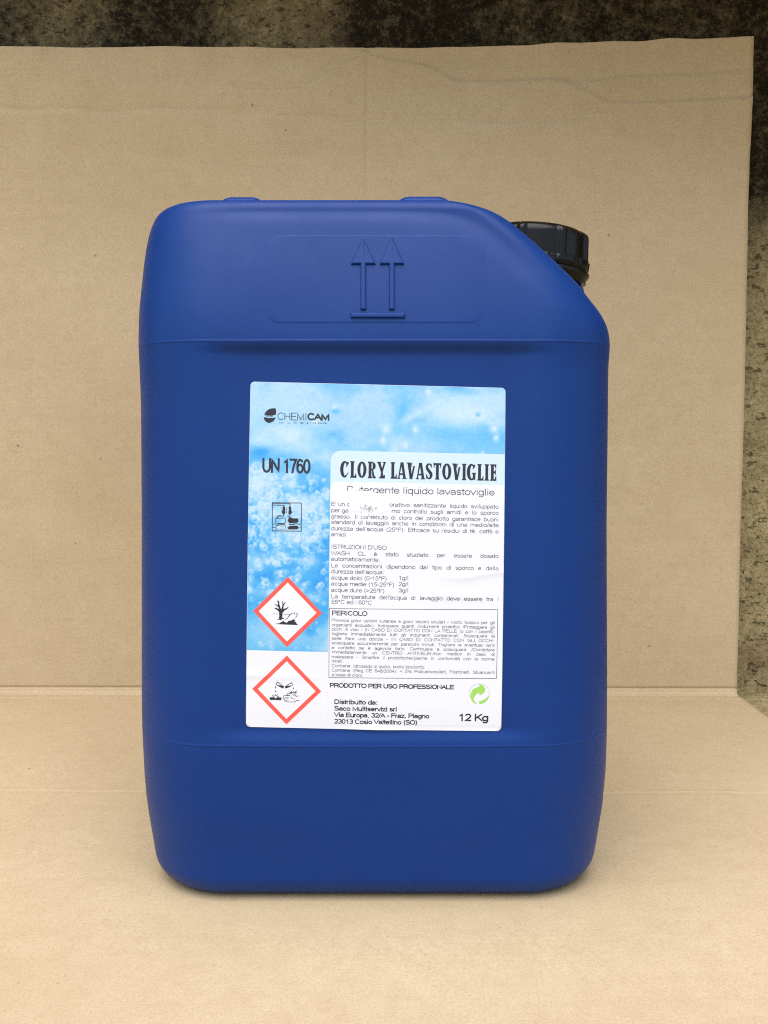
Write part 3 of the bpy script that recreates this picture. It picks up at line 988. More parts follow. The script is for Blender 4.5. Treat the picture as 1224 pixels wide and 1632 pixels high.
# ------------------------------------------------------------------ lettering: a plain drawn sans, centre lines in units of cap height
XH = 0.73
def P(*p):
    return list(p)
def A(cx, cy, rx, ry, a0, a1, n=None):
    n = n or max(4, int(abs(a1 - a0) / 20))
    return [(cx + rx * math.cos(R(a0 + (a1 - a0) * i / n)), cy + ry * math.sin(R(a0 + (a1 - a0) * i / n))) for i in range(n + 1)]
h = XH / 2
BOWL = A(.37, h, .30, h, 0, 360, 18)
G = {
 ' ': (.39, []), '.': (.39, [P((.195, 0), (.195, .03))]), ',': (.39, [P((.2, .03), (.2, -.02), (.15, -.14))]),
 ':': (.39, [P((.195, 0), (.195, .03)), P((.195, .66), (.195, .69))]), '/': (.39, [P((.0, -.02), (.38, 1.02))]),
 '-': (.465, [P((.06, .36), (.40, .36))]), "'": (.27, [P((.13, 1.0), (.13, .72))]),
 '(': (.465, [A(.62, .40, .45, .70, 118, 242, 10)]), ')': (.465, [A(-.15, .40, .45, .70, 62, -62, 10)]),
 '°': (.56, [A(.28, .82, .16, .18, 0, 360, 14)]),
 '<': (.82, [P((.72, .75), (.10, .46), (.72, .17))]), '>': (.82, [P((.10, .75), (.72, .46), (.10, .17))]),
 '%': (1.24, [A(.27, .77, .17, .23, 0, 360, 12), A(.97, .23, .17, .23, 0, 360, 12), P((.40, 0), (.84, 1))]),
 'A': (.93, [P((.02, 0), (.465, 1), (.91, 0)), P((.17, .35), (.76, .35))]),
 'B': (.93, [P((.12, 0), (.12, 1)), P((.12, 1), (.50, 1)) + A(.52, .765, .27, .235, 90, -90) + P((.12, .53)), P((.5, .53)) + A(.55, .265, .31, .265, 90, -90) + P((.12, 0))]),
 'C': (1.0, [A(.53, .5, .45, .5, 38, 322, 20)]),
 'D': (1.0, [P((.12, 0), (.12, 1), (.45, 1)) + A(.47, .5, .44, .5, 90, -90, 12) + P((.12, 0))]),
 'E': (.93, [P((.86, 0), (.12, 0), (.12, 1), (.84, 1)), P((.12, .53), (.78, .53))]),
 'F': (.85, [P((.12, 0), (.12, 1), (.80, 1)), P((.12, .51), (.70, .51))]),
 'G': (1.09, [A(.55, .5, .47, .5, 42, 330, 20) + P((.97, .46), (.57, .46))]),
 'H': (1.0, [P((.12, 0), (.12, 1)), P((.88, 0), (.88, 1)), P((.12, .53), (.88, .53))]),
 'I': (.39, [P((.195, 0), (.195, 1))]),
 'K': (.93, [P((.12, 0), (.12, 1)), P((.84, 1), (.12, .36)), P((.38, .60), (.88, 0))]),
 'L': (.78, [P((.12, 1), (.12, 0), (.72, 0))]),
 'M': (1.16, [P((.12, 0), (.12, 1), (.58, .05), (1.04, 1), (1.04, 0))]),
 'N': (1.0, [P((.12, 0), (.12, 1), (.88, 0), (.88, 1))]),
 'O': (1.09, [A(.545, .5, .48, .5, 0, 360, 26)]),
 'P': (.93, [P((.12, 0), (.12, 1), (.54, 1)) + A(.56, .73, .30, .27, 90, -90) + P((.12, .46))]),
 'R': (1.0, [P((.12, 0), (.12, 1), (.58, 1)) + A(.60, .745, .30, .255, 90, -90) + P((.12, .49)), P((.50, .49), (.68, .36), (.93, 0))]),
 'S': (.93, [A(.47, .755, .36, .245, 20, 235, 12) + A(.47, .26, .40, .26, 80, -165, 14)]),
 'T': (.85, [P((.02, 1), (.83, 1)), P((.425, 1), (.425, 0))]),
 'U': (1.0, [P((.12, 1), (.12, .38)) + A(.5, .38, .38, .38, 180, 360, 12) + P((.88, 1))]),
 'V': (.93, [P((.02, 1), (.465, 0), (.91, 1))]),
 'W': (1.32, [P((.02, 1), (.34, 0), (.66, .98), (.98, 0), (1.30, 1))]),
 'Z': (.85, [P((.06, 1), (.78, 1), (.04, 0), (.80, 0))]),
 '0': (.777, [A(.385, .5, .31, .5, 0, 360, 22)]), '1': (.777, [P((.14, .74), (.34, .86), (.45, 1), (.45, 0))]),
 '2': (.777, [A(.385, .71, .30, .29, 170, -30, 12) + P((.40, .27), (.09, 0), (.69, 0))]),
 '3': (.777, [A(.37, .76, .28, .24, 160, -80, 12) + P((.32, .53)) , P((.40, .53)) + A(.37, .27, .32, .27, 75, -165, 14)]),
 '4': (.777, [P((.54, 0), (.54, 1), (.05, .27), (.73, .27))]),
 '5': (.777, [P((.64, 1), (.20, 1), (.13, .50)) + A(.37, .33, .32, .33, 125, -160, 16)]),
 '6': (.777, [A(.40, .60, .31, .40, 35, 180, 10) + P((.09, .31)), A(.39, .31, .30, .31, 0, 360, 20)]),
 '7': (.777, [P((.07, 1), (.70, 1), (.46, .55), (.30, 0))]),
 '8': (.777, [A(.385, .77, .26, .23, 0, 360, 18), A(.385, .27, .31, .27, 0, 360, 18)]),
 'a': (.777, [A(.36, .50, .28, .23, 165, 0, 10) + P((.64, .12), (.70, 0)), P((.64, .43), (.35, .40)) + A(.28, .20, .22, .20, 110, 290, 10) + P((.50, .06), (.64, .20))]),
 'b': (.777, [P((.11, 0), (.11, 1)), A(.40, h, .30, h, 0, 360, 18)]),
 'c': (.70, [A(.37, h, .31, h, 38, 322, 14)]),
 'd': (.777, [P((.66, 0), (.66, 1)), BOWL]),
 'e': (.777, [P((.08, .38), (.68, .38)) + A(.38, h, .31, h, 8, 325, 18)]),
 'f': (.39, [P((.17, 0), (.17, .78)) + A(.33, .80, .16, .20, 180, 85, 6), P((.01, XH), (.36, XH))]),
 'g': (.777, [P((.66, XH), (.66, -.05)) + A(.37, -.05, .29, .23, 0, -160, 10), BOWL]),
 'h': (.777, [P((.10, 0), (.10, 1)), P((.10, .40)) + A(.38, .45, .27, .28, 170, 0, 10) + P((.65, 0))]),
 'i': (.31, [P((.155, 0), (.155, XH)), P((.155, .985), (.155, 1.0))]),
 'j': (.31, [P((.155, XH), (.155, -.15), (.03, -.27)), P((.155, .985), (.155, 1.0))]),
 'k': (.70, [P((.10, 0), (.10, 1)), P((.62, XH), (.10, .24)), P((.30, .42), (.66, 0))]),
 'l': (.31, [P((.155, 0), (.155, 1))]),
 'm': (1.16, [P((.10, 0), (.10, XH)), P((.10, .42)) + A(.35, .49, .235, .24, 170, 0, 9) + P((.585, 0)), P((.585, .42)) + A(.83, .49, .235, .24, 170, 0, 9) + P((1.065, 0))]),
 'n': (.777, [P((.10, 0), (.10, XH)), P((.10, .40)) + A(.38, .45, .27, .28, 170, 0, 10) + P((.65, 0))]),
 'o': (.777, [A(.385, h, .31, h, 0, 360, 20)]),
 'p': (.777, [P((.11, -.28), (.11, XH)), A(.40, h, .30, h, 0, 360, 18)]),
 'q': (.777, [P((.66, -.28), (.66, XH)), BOWL]),
 'r': (.465, [P((.10, 0), (.10, XH)), P((.10, .42)) + A(.36, .42, .26, .31, 170, 75, 6)]),
 's': (.70, [A(.35, .545, .26, .185, 25, 240, 10) + A(.35, .19, .29, .19, 75, -160, 12)]),
 't': (.39, [P((.18, .95), (.18, .14)) + A(.32, .14, .14, .14, 180, 275, 5), P((.02, XH), (.35, XH))]),
 'u': (.777, [P((.10, XH), (.10, .28)) + A(.38, .28, .28, .28, 180, 350, 10) + P((.66, .30)), P((.66, XH), (.66, 0))]),
 'v': (.70, [P((.03, XH), (.35, 0), (.67, XH))]),
 'w': (1.0, [P((.02, XH), (.26, 0), (.50, XH), (.74, 0), (.98, XH))]),
 'x': (.70, [P((.04, XH), (.66, 0)), P((.66, XH), (.04, 0))]),
 'y': (.70, [P((.03, XH), (.36, .0)), P((.67, XH), (.36, 0), (.24, -.26), (.08, -.27))]),
 'z': (.70, [P((.05, XH), (.62, XH), (.04, 0), (.65, 0))]),
}
G['è'] = (.777, G['e'][1] + [P((.24, 1.03), (.42, .86))])
G['à'] = (.777, G['a'][1] + [P((.24, 1.03), (.42, .86))])

class Ink:
    """collects strokes and polygons in label coordinates and builds one mesh"""
    def __init__(self):
        self.V, self.F, self.k = [], [], 0
    def _lay(self, layer):
        self.k += 1
        return layer + 0.05 * (self.k % 9)
    def stroke(self, pts, wds, layer=5, cap_ends=False, lim=None):
        pts = list(pts)
        pts = [p for i, p in enumerate(pts) if i == 0 or math.hypot(p[0] - pts[i - 1][0], p[1] - pts[i - 1][1]) > 1e-6]
        if len(pts) < 2:
            return
        closed = math.hypot(pts[0][0] - pts[-1][0], pts[0][1] - pts[-1][1]) < 1e-6
        if cap_ends and not closed:
            for i0, i1 in ((0, 1), (-1, -2)):
                dx, dy = pts[i0][0] - pts[i1][0], pts[i0][1] - pts[i1][1]
                L = math.hypot(dx, dy)
                if L < wds * 1.6 and len(pts) > 2:
                    continue
                pts[i0] = (pts[i0][0] + dx / L * wds / 2, pts[i0][1] + dy / L * wds / 2)
        if not hasattr(wds, '__len__'):          # long straight runs follow the paper
            q = [pts[0]]
            for p0, p1 in zip(pts, pts[1:]):
                m = int(math.hypot(p1[0] - p0[0], p1[1] - p0[1]) // 9) + 1
                q += [(p0[0] + (p1[0] - p0[0]) * i / m, p0[1] + (p1[1] - p0[1]) * i / m) for i in range(1, m + 1)]
            pts = q
        n = len(pts)
        if not hasattr(wds, '__len__'):
            wds = [wds] * n
        elif len(wds) != n:
            wds = list(np.interp(np.linspace(0, 1, n), np.linspace(0, 1, len(wds)), wds))
        ly = self._lay(layer)
        base = len(self.V)
        for i in range(n):
            p = pts[i]
            def dirn(q, r):
                dx, dy = r[0] - q[0], r[1] - q[1]
                L = math.hypot(dx, dy)
                return dx / L, dy / L
            if closed and i in (0, n - 1):
                d0, d1 = dirn(pts[-2], pts[-1]), dirn(pts[0], pts[1])
            else:
                d0 = dirn(pts[i - 1], p) if i > 0 else dirn(p, pts[i + 1])
                d1 = dirn(p, pts[i + 1]) if i < n - 1 else d0
            nx, ny = -(d0[1] + d1[1]), d0[0] + d1[0]
            L = math.hypot(nx, ny)
            if L < 0.25:
                nx, ny, L = -d0[1], d0[0], 1.0
            nx, ny = nx / L, ny / L
            c = max(0.45, nx * -d0[1] + ny * d0[0])
            e = wds[i] / 2 / c
            for s in (1, -1):
                yb_ = p[1] + s * ny * e
                if lim:
                    yb_ = min(max(yb_, lim[0]), lim[1])
                self.V.append(L3(p[0] + s * nx * e, yb_, ly))
        for i in range(n - 1):
            a = base + 2 * i
            self.F.append((a, a + 1, a + 3, a + 2))
    def poly(self, pts, layer=5):
        from mathutils.geometry import tessellate_polygon
        ly = self._lay(layer)
        base = len(self.V)
        tri = tessellate_polygon([[Vector((p[0], p[1], 0)) for p in pts]])
        def tri_out(a, b, c):
            e = [math.hypot(p[0] - q[0], p[1] - q[1]) for p, q in ((a, b), (b, c), (c, a))]
            if max(e) > 12:
                k = e.index(max(e))
                a, b, c = ((a, b, c), (b, c, a), (c, a, b))[k]
                m = ((a[0] + b[0]) / 2, (a[1] + b[1]) / 2)
                tri_out(a, m, c)
                tri_out(m, b, c)
                return
            n0 = len(self.V)
            self.V += [L3(p[0], p[1], ly) for p in (a, b, c)]
            self.F.append((n0, n0 + 1, n0 + 2))
        for t in tri:
            tri_out(*[(pts[i][0], pts[i][1]) for i in t])
    def build(self, name, mat, parent):
        o = obj(name, self.V, self.F, mat, parent, False)
        bm = bmesh.new()
        bm.from_mesh(o.data)
        for f in bm.faces:
            f.normal_update()
            if f.normal.y > 0:
                f.normal_flip()
        bm.to_mesh(o.data)
        bm.free()
        return o

def width(s, sx):
    return sum(G[c][0] for c in s) * sx
def put(ink, s, a, b, cap, sx, wt, layer=5, slant=0.0, keep=None):
    """write s with baseline start (a,b) in label coordinates; cap height cap; sx = width factor"""
    for ch in s:
        adv, st = G[ch]
        k = 1 - wt / 1.0
        for pl in st:
            pts = []
            for (x, y) in pl:
                yy = wt / 2 + y * (1 - wt) if y >= 0 else wt / 2 + y
                if y >= 0 and (ch.islower() or ch in 'èà'):
                    yy = wt / 2 + y * (XH - wt) / XH if y <= XH else y - wt / 2
                xx = x
                pts.append((a + (xx * sx) * cap, b - yy * cap + slant * xx))
            low = b if ch.isupper() or ch.isdigit() else b + 0.4 * cap
            ink.stroke(pts, wt * cap, layer, True, (b - cap * (1.12 if ch in 'èà' else 1.0), low))
        a += adv * sx * cap
    return a
def fit(ink, s, p0, x1, cap, wt, layer=5):
    """s from pixel p0 (baseline left) to pixel x1 right"""
    a, b = inv(*p0)
    a1, _ = inv(x1, p0[1])
    sx = (a1 - a) / (width(s, 1.0) * cap)
    put(ink, s, a, b, cap, sx, wt, layer)

def para(ink, rows, x0, x1, cap, wt, sx=None, layer=5):
    """rows: (text, baseline y at the left in px, justified)"""
    full = [r for r in rows if r[2]]
    a1r = inv(x1, rows[0][1])[0]
    if sx is None:
        sx = 9
        shrink = 0.93
        for t, y, _ in full:
            a0 = inv(x0, y)[0]
            words = t.split(' ')
            need = sum(width(q, 1) for q in words) + 0.30 * (len(words) - 1)
            sx = min(sx, (inv(x1, y)[0] - a0) / (need * cap))
        sx *= shrink
    for t, y, just in rows:
        a, b = inv(x0, y)
        words = t.split(' ')
        if just:
            tot = sum(width(q, sx) for q in words) * cap
            gap = (inv(x1, y)[0] - a - tot) / max(1, len(words) - 1)
        else:
            gap = 0.39 * sx * cap
        for q in words:
            if q.startswith('~'):          # a gap rubbed off the paper, width in pixels
                a += float(q[1:])
                continue
            a = put(ink, q, a, b, cap, sx, wt, layer) + gap
    return sx

# brand line
ink = Ink()
fit(ink, "CHEMI", (443.0, 669.2), 490.3, 11.8, 0.075)
fit(ink, "CAM", (490.8, 669.8), 525.6, 11.8, 0.21)
def pxs(pl):
    return [inv(*p) for p in pl]
# leaf mark beside it
lf = lambda X, Y: (410 + X / 9.415, 635 + Y / 9.415)
ink.poly(pxs([lf(*p) for p in [(118, 252), (122, 228), (140, 200), (165, 175), (200, 157), (240, 150), (284, 150), (292, 185), (292, 215), (288, 244), (262, 248), (240, 258), (205, 262), (175, 256), (158, 262), (148, 246), (136, 256)]]))
ink.poly(pxs([lf(*p) for p in [(108, 284), (150, 286), (175, 298), (205, 292), (240, 296), (282, 282), (276, 310), (255, 338), (225, 356), (180, 368), (145, 352), (118, 325)]]))
for X0, X1 in ((150, 190), (200, 246)):
    ink.stroke(pxs([lf(X0, 270), lf(X1, 272)]), 0.5)
# broken fine tag line, too small to read
r2 = random.Random(3)
X = 345
while X < 1030:
    wdt = r2.choice((6, 10, 14, 18))
    if r2.random() < 0.72:
        q = r2.random() * 12
        ink.stroke(pxs([lf(X, 358 + q + (X - 345) * .012), lf(X + wdt, 358 + q + (X - 345) * .012)]), 0.75 + 0.6 * r2.random())
        if r2.random() < 0.5:
            ink.stroke(pxs([lf(X + wdt / 2, 350 + (X - 345) * .012), lf(X + wdt / 2, 375 + (X - 345) * .012)]), 0.7)
    X += wdt + r2.choice((6, 9, 14))
ink.build("brand_mark", M_INK, label)

ink = Ink()
fit(ink, "UN 1760", (419.3, 752.6), 495.3, 23.2, 0.138)
ink.build("hazard_number", M_INK, label)

# product name: heavy condensed display serif drawn letter by letter; units: height 1, own widths
def T_C(o):
    return [('s', A(.30, .5, .22, .45, 62, 300, 20), [.10, .16, .24, .26, .24, .15, .06]), ('p', [(.34, .97), (.50, .93), (.55, .99), (.57, .86), (.40, .64), (.37, .64), (.40, .80)]), ('p', [(.40, .06), (.56, .30), (.53, .33), (.40, .17), (.30, .14), (.30, .0)])]
def stem(x, w=.20, f=.055):
    return [('p', [(x, .10), (x, .90), (x - f, .955), (x - f, 1), (x + w + f, 1), (x + w + f, .955), (x + w, .90), (x + w, .10), (x + w + f, .045), (x + w + f, 0), (x - f, 0), (x - f, .045)])]
TG = {
 'C': (.60, T_C(0)),
 'L': (.46, stem(.07) + [('p', [(.2, 0), (.2, .07), (.36, .13), (.40, .26), (.45, .26), (.46, -.03), (.43, 0)])]),
 'O': (.68, [('s', A(.33, .5, .215, .44, 0, 360, 28), [.25, .20, .13, .20, .25, .20, .13, .20, .25])]),
 'R': (.62, stem(.07) + [('s', [(.2, .95)] + A(.33, .74, .13, .20, 80, -80, 8) + [(.2, .52)], [.08, .12, .22, .24, .22, .12, .08]), ('p', [(.28, .54), (.38, .56), (.47, .18), (.58, .06), (.58, 0), (.36, 0), (.30, .40)])]),
 'Y': (.62, [('p', [(-.02, 1), (.28, 1), (.28, .96), (.235, .93), (.34, .62), (.45, .93), (.38, .96), (.38, 1), (.62, 1), (.62, .96), (.57, .93), (.40, .42), (.42, .18), (.50, .19), (.56, .24), (.54, 0), (.14, 0), (.14, .05), (.24, .14), (.27, .36), (.04, .93), (-.02, .96)])]),
 ' ': (.20, []),
 'A': (.60, [('p', [(-.02, 0), (-.02, .045), (.04, .08), (.19, .94), (.17, 1), (.40, 1), (.57, .08), (.63, .045), (.63, 0), (.33, 0), (.33, .045), (.385, .08), (.36, .24), (.16, .24), (.13, .08), (.19, .045), (.19, 0)]) , ('h', [(.175, .34), (.345, .34), (.27, .74)])]),
 'V': (.60, [('p', [(-.02, 1), (-.02, .955), (.04, .92), (.19, .06), (.17, 0), (.38, 0), (.56, .80), (.60, .97), (.55, 1), (.42, 1), (.30, .84), (.27, .76), (.31, .74), (.40, .84), (.43, .78), (.335, .30), (.25, .92), (.29, .955), (.29, 1)])]),
 'S': (.50, [('s', A(.25, .755, .155, .185, 40, 235, 12) + A(.23, .26, .165, .205, 62, -140, 14), [.08, .10, .16, .20, .24, .26, .22, .16, .10, .07]), ('p', [(.28, .93), (.42, .97), (.44, .72), (.41, .70), (.34, .82)]), ('p', [(.02, .32), (.05, .34), (.14, .20), (.22, .05), (.06, .05)])]),
 'T': (.56, [('p', [(.18, .90), (.10, .88), (.06, .72), (.02, .72), (.00, 1.03), (.05, 1), (.51, 1), (.56, 1.03), (.54, .72), (.50, .72), (.46, .88), (.38, .90), (.38, .10), (.43, .045), (.43, 0), (.13, 0), (.13, .045), (.18, .10)])]),
 'I': (.34, stem(.07)),
 'G': (.64, [('s', A(.30, .5, .22, .45, 62, 300, 20), [.10, .16, .24, .26, .24, .15, .08]), ('p', [(.34, .97), (.48, .93), (.53, .99), (.55, .84), (.40, .66), (.37, .66), (.40, .80)]), ('p', [(.32, .46), (.62, .46), (.62, .42), (.57, .38), (.57, -.02), (.50, .06), (.38, .02), (.34, .10), (.39, .18), (.39, .38), (.32, .42)])]),
 'E': (.50, stem(.07) + [('p', [(.2, 1), (.2, .93), (.34, .90), (.40, .74), (.44, .74), (.45, 1)]), ('p', [(.2, .56), (.33, .58), (.39, .68), (.42, .68), (.42, .36), (.39, .36), (.33, .46), (.2, .48)]), ('p', [(.2, 0), (.2, .07), (.34, .10), (.40, .28), (.45, .28), (.46, 0)])]),
}
ink = Ink()
hole = Ink()
title = "CLORY LAVASTOVIGLIE"
ta, tb = inv(543.4, 760.2)
ta1, _ = inv(790.6, 766)
cap_t = 26.2
tot = sum(TG[c][0] + .055 for c in title) - .055
sx = (ta1 - ta) / tot
a = ta
for c in title:
    adv, shapes = TG[c]
    for kind, *sh in shapes:
        if kind == 's':
            pts = [(a + x * sx, tb - y * cap_t) for x, y in sh[0]]
            ink.stroke(pts, [q * sx * 0.88 for q in sh[1]], 5)
        elif kind == 'p':
            ink.poly([(a + x * sx, tb - y * cap_t) for x, y in sh[0]], 5)
        else:
            hole.poly([(a + x * sx, tb - y * cap_t) for x, y in sh[0]], 6)
    a += (adv + .055) * sx
pn = ink.build("product_name", M_INK, label)
hole.build("letter_counter", M_TITLE, label)

ink = Ink()
sx_sub = None
a0, b0 = inv(553.2, 783.6)
a1, b1 = inv(787.3, 788)
sub = "Detergente liquido lavastoviglie"
sxs = (a1 - a0) / (width(sub, 1) * 10.6)
put(ink, sub, a0, b0 + 0.3, 10.6, sxs, 0.105)
ink.build("product_subtitle", M_INKS, label)

# instructions
yb = [443, 485, 525, 563, 605, 645, 0, 727, 770, 808, 852, 891, 933, 973, 1015, 1058, 1095]
tx = ["E' un c ~42 lorattivo sanitizzante liquido sviluppato", "per ga ~50 mo controllo sugli amidi e lo sporco",
      "grasso. Il contenuto di cloro del prodotto garantisce buoni", "standard di lavaggio anche in condizioni di una medio/alta",
      "durezza dell'acqua (25°F). Efficace su residui di tè, caffè e", "amidi", "", "ISTRUZIONI D'USO", "WASH CL è stato studiato per essere dosato",
      "automaticamente.", "Le concentrazioni dipendono dal tipo di sporco e dalla", "durezza dell'acqua:", "acque dolci (0-15°F)", "acque medie (15-25°F)",
      "acque dure (>25°F)", "La temperatura dell'acqua di lavaggio deve essere tra i", "55°C ed i 60°C"]
just = {2, 3, 4, 8, 10, 15}
ink = Ink()
rows = [(t, 700 + y / 4.2207, i in just) for i, (t, y) in enumerate(zip(tx, yb)) if t and i > 1]
X0, X1 = 528.6, 793.4
sxp = para(ink, rows, X0, X1, 6.5, 0.110)
for (left, right, rx, y) in (("E' un c", "lorattivo sanitizzante liquido sviluppato", 618.5, 443), ("per ga", "mo controllo sugli amidi e lo sporco", 624.0, 485)):
    yy = 700 + y / 4.2207
    para(ink, [(left, yy, False)], X0, X1, 6.5, 0.110, sxp)
    off = (rx - 528) * 0.0247 * 0.45
    para(ink, [(right, yy + off, True)], rx, X1, 6.5, 0.110, sxp)
for t, y in (("1g/l", 936), ("2g/l", 976), ("3g/l", 1018)):
    a, b = inv(520 + 485 / 4.2207, 700 + y / 4.2207)
    put(ink, t, a, b, 6.5, sxp, 0.110)
ink.build("instruction_text", M_INKS, label)

# the rubbed spot: ink worn off to bare paper, with a grey smear
def worn(name, pix, mat, layer):
    k = Ink()
    k.poly(pxs(pix), layer)
    return k.build(name, mat, label)
wp = [(553, 783), (556, 779.8), (566, 780), (575, 781), (592, 781), (598, 784), (607, 785.8), (611, 787.5), (622, 792), (620, 802), (622, 812), (612, 816), (602, 818), (590, 821.5), (576, 821.4), (571, 814), (560, 812), (557, 803), (560, 794), (552, 790)]
worn("worn_patch", wp, M_TEXT, 5.6)
worn("worn_patch", [(563.5, 772), (569, 772), (573, 773.5), (573.5, 790), (566, 790), (563.5, 780)], M_TEXT, 5.6)
ink = Ink()
r3 = random.Random(8)
for i in range(46):
    x, y = 587 + r3.gauss(0, 7.0), 808.5 + r3.gauss(0, 2.4)
    ink.stroke(pxs([(x, y), (x + r3.uniform(-.4, .4), y + r3.uniform(1.2, 4.0))]), r3.uniform(0.4, 0.9), 9)
ink.poly(pxs([(580.5, 804.3), (583, 803), (585, 804.2), (584, 805.6), (581.5, 805.8)]), 9)
ink.build("ink_smear", M_SMEAR, label)

# warning box
ink = Ink()
for a, b in (((525.9, 966.8), (791.9, 969.2)), ((791.9, 969.2), (790.1, 1078.6)), ((790.1, 1078.6), (524.9, 1076.4)), ((524.9, 1076.4), (525.9, 966.8))):
    ink.stroke(pxs([a, b]), 0.75)
fit(ink, "PERICOLO", (529.7, 977.4), 585.8, 7.6, 0.17)
yb = [113, 143, 171, 200, 230, 260, 290, 319, 350, 377, 408, 437, 467]
tx = ["Provoca gravi ustioni cutanee e gravi lesioni oculari - Molto tossico per gli", "organismi acquatici. Indossare guanti /indumenti protettivi /Proteggere gli",
      "occhi /il viso - IN CASO DI CONTATTO CON LA PELLE (o con i capelli):", "togliere immediatamente tutti gli indumenti contaminati. Sciacquare la",
      "pelle /fare una doccia - IN CASO DI CONTATTO CON GLI OCCHI:", "sciacquare accuratamente per parecchi minuti. Togliere le eventuali lenti",
      "a contatto se è agevole farlo. Continuare a sciacquare. /Contattare", "immediatamente un CENTRO ANTIVELENI/un medico in caso di",
      "malessere - Smaltire il prodotto/recipiente in conformità con le norme", "locali.", "Contiene: Idrossido di sodio, sodio ipoclorito.",
      "Contiene (Reg CE 648/2004): < 5% Policarbossilati, Fosfonati. Sbiancanti", "a base di cloro"]
rows = [(t, 959.7 + y / 4.08, i not in (9, 10, 12)) for i, (t, y) in enumerate(zip(tx, yb))]
para(ink, rows, 529.2, 787.3, 5.0, 0.108)
ink.build("warning_text", M_INKS, label)

ink = Ink()
fit(ink, "PRODOTTO PER USO PROFESSIONALE", (526.2, 1092.2), 722.6, 7.4, 0.20)
for t, x1, y in (("Distribuito da:", 602.3, 1118.6), ("Saco Multiservizi srl", 632.5, 1129.1), ("Via Europa, 32/A - Fraz. Piagno", 683.6, 1139.4), ("23013 Cosio Valtellino (SO)", 665, 1150)):
    fit(ink, t, (533.3, y), x1, 7.7, 0.19)
fit(ink, "12 Kg", (729.8, 1146.4), 777.6, 12.4, 0.185)
ink.build("distributor_text", M_INK, label)

# hazard diamonds
def diamond(outer, inner):
    d = Ink()
    d.poly(pxs(outer), 4)
    o = d.build("hazard_diamond", M_RED, label)
    i_ = Ink()
    i_.poly(pxs(inner), 5)
    return o, i_
z4 = lambda X, Y: (380 + X / 5.564, 880 + Y / 5.564)
k1 = [(447, 205), (748, 525), (437, 825), (140, 508)]
k1i = [(446, 256), (699, 521), (437, 775), (189, 510)]
k2 = [(437, 900), (738, 1215), (430, 1513), (130, 1197)]
k2i = [(436, 950), (689, 1214), (430, 1463), (180, 1198)]
for o_, i_ in ((k1, k1i), (k2, k2i)):
    d = Ink()
    P8 = [z4(*p) for p in o_]
    Q8 = [z4(*p) for p in i_]
    for t in range(4):
        n2 = (t + 1) % 4
        N = 8
        for s in range(N):
            f0, f1 = s / N, (s + 1) / N
            mixp = lambda A_, B_, f: (A_[0] + (B_[0] - A_[0]) * f, A_[1] + (B_[1] - A_[1]) * f)
            d.k = 0
            d.poly(pxs([mixp(P8[t], P8[n2], f0), mixp(P8[t], P8[n2], f1), mixp(Q8[t], Q8[n2], f1), mixp(Q8[t], Q8[n2], f0)]), 4)
    d.build("hazard_diamond", M_RED, label)
    # white field, built as a fan of strips so it follows the paper
    V, Fc = [], []
    N = 14
    for r_i in range(N + 1):
        for c_i in range(N + 1):
            u, v = r_i / N, c_i / N
            p = [(Q8[0][q] * (1 - u) + Q8[1][q] * u) * (1 - v) + (Q8[3][q] * (1 - u) + Q8[2][q] * u) * v for q in (0, 1)]
            V.append(L3(*inv(*p), 4))
    for r_i in range(N):
        for c_i in range(N):
            q = r_i * (N + 1) + c_i
            Fc.append((q, q + N + 1, q + N + 2, q + 1))
    obj("diamond_field", V, Fc, M_TEXT, label)
# dead tree and fish
ink = Ink()
e1 = lambda X, Y: (430 + X / 20.4, 945 + Y / 20.4)
S1 = lambda pl, wds: ink.stroke(pxs([e1(*p) for p in pl]), [q / 20.4 for q in wds] if hasattr(wds, '__len__') else wds / 20.4, 6)
Pp = lambda pl: ink.poly(pxs([e1(*p) for p in pl]), 6)
Pp([(335, 540), (445, 570), (440, 750), (520, 785), (430, 795), (385, 838), (350, 808), (250, 826), (328, 780), (338, 700)])
S1([(395, 600), (350, 440), (318, 320), (325, 200)], [110, 62, 50, 22])
S1([(322, 270), (262, 190)], [34, 14])
S1([(340, 400), (200, 310)], [50, 16])
S1([(380, 560), (300, 490), (225, 445), (190, 460)], [90, 56, 44, 14])
S1([(400, 580), (450, 430), (462, 320), (445, 215)], [80, 54, 36, 20])
S1([(465, 340), (550, 245)], [36, 16])
S1([(430, 560), (500, 480), (570, 462), (640, 395)], [80, 54, 44, 14])
Pp([(170, 948), (330, 930), (440, 870), (470, 835), (500, 880), (580, 910), (640, 850), (740, 830), (800, 790), (870, 850), (820, 866), (900, 895), (880, 925), (935, 950), (925, 980), (500, 968)])
S1([(140, 622), (330, 630)], 12)
S1([(460, 632), (690, 640)], 12)
S1([(530, 835), (600, 770), (680, 650), (760, 600), (830, 590), (850, 640)], [10, 18, 26, 16, 16, 24])
S1([(865, 625), (925, 615), (900, 700), (840, 770)], [12, 22, 18, 10])
ink.build("hazard_symbol", M_INK, label)
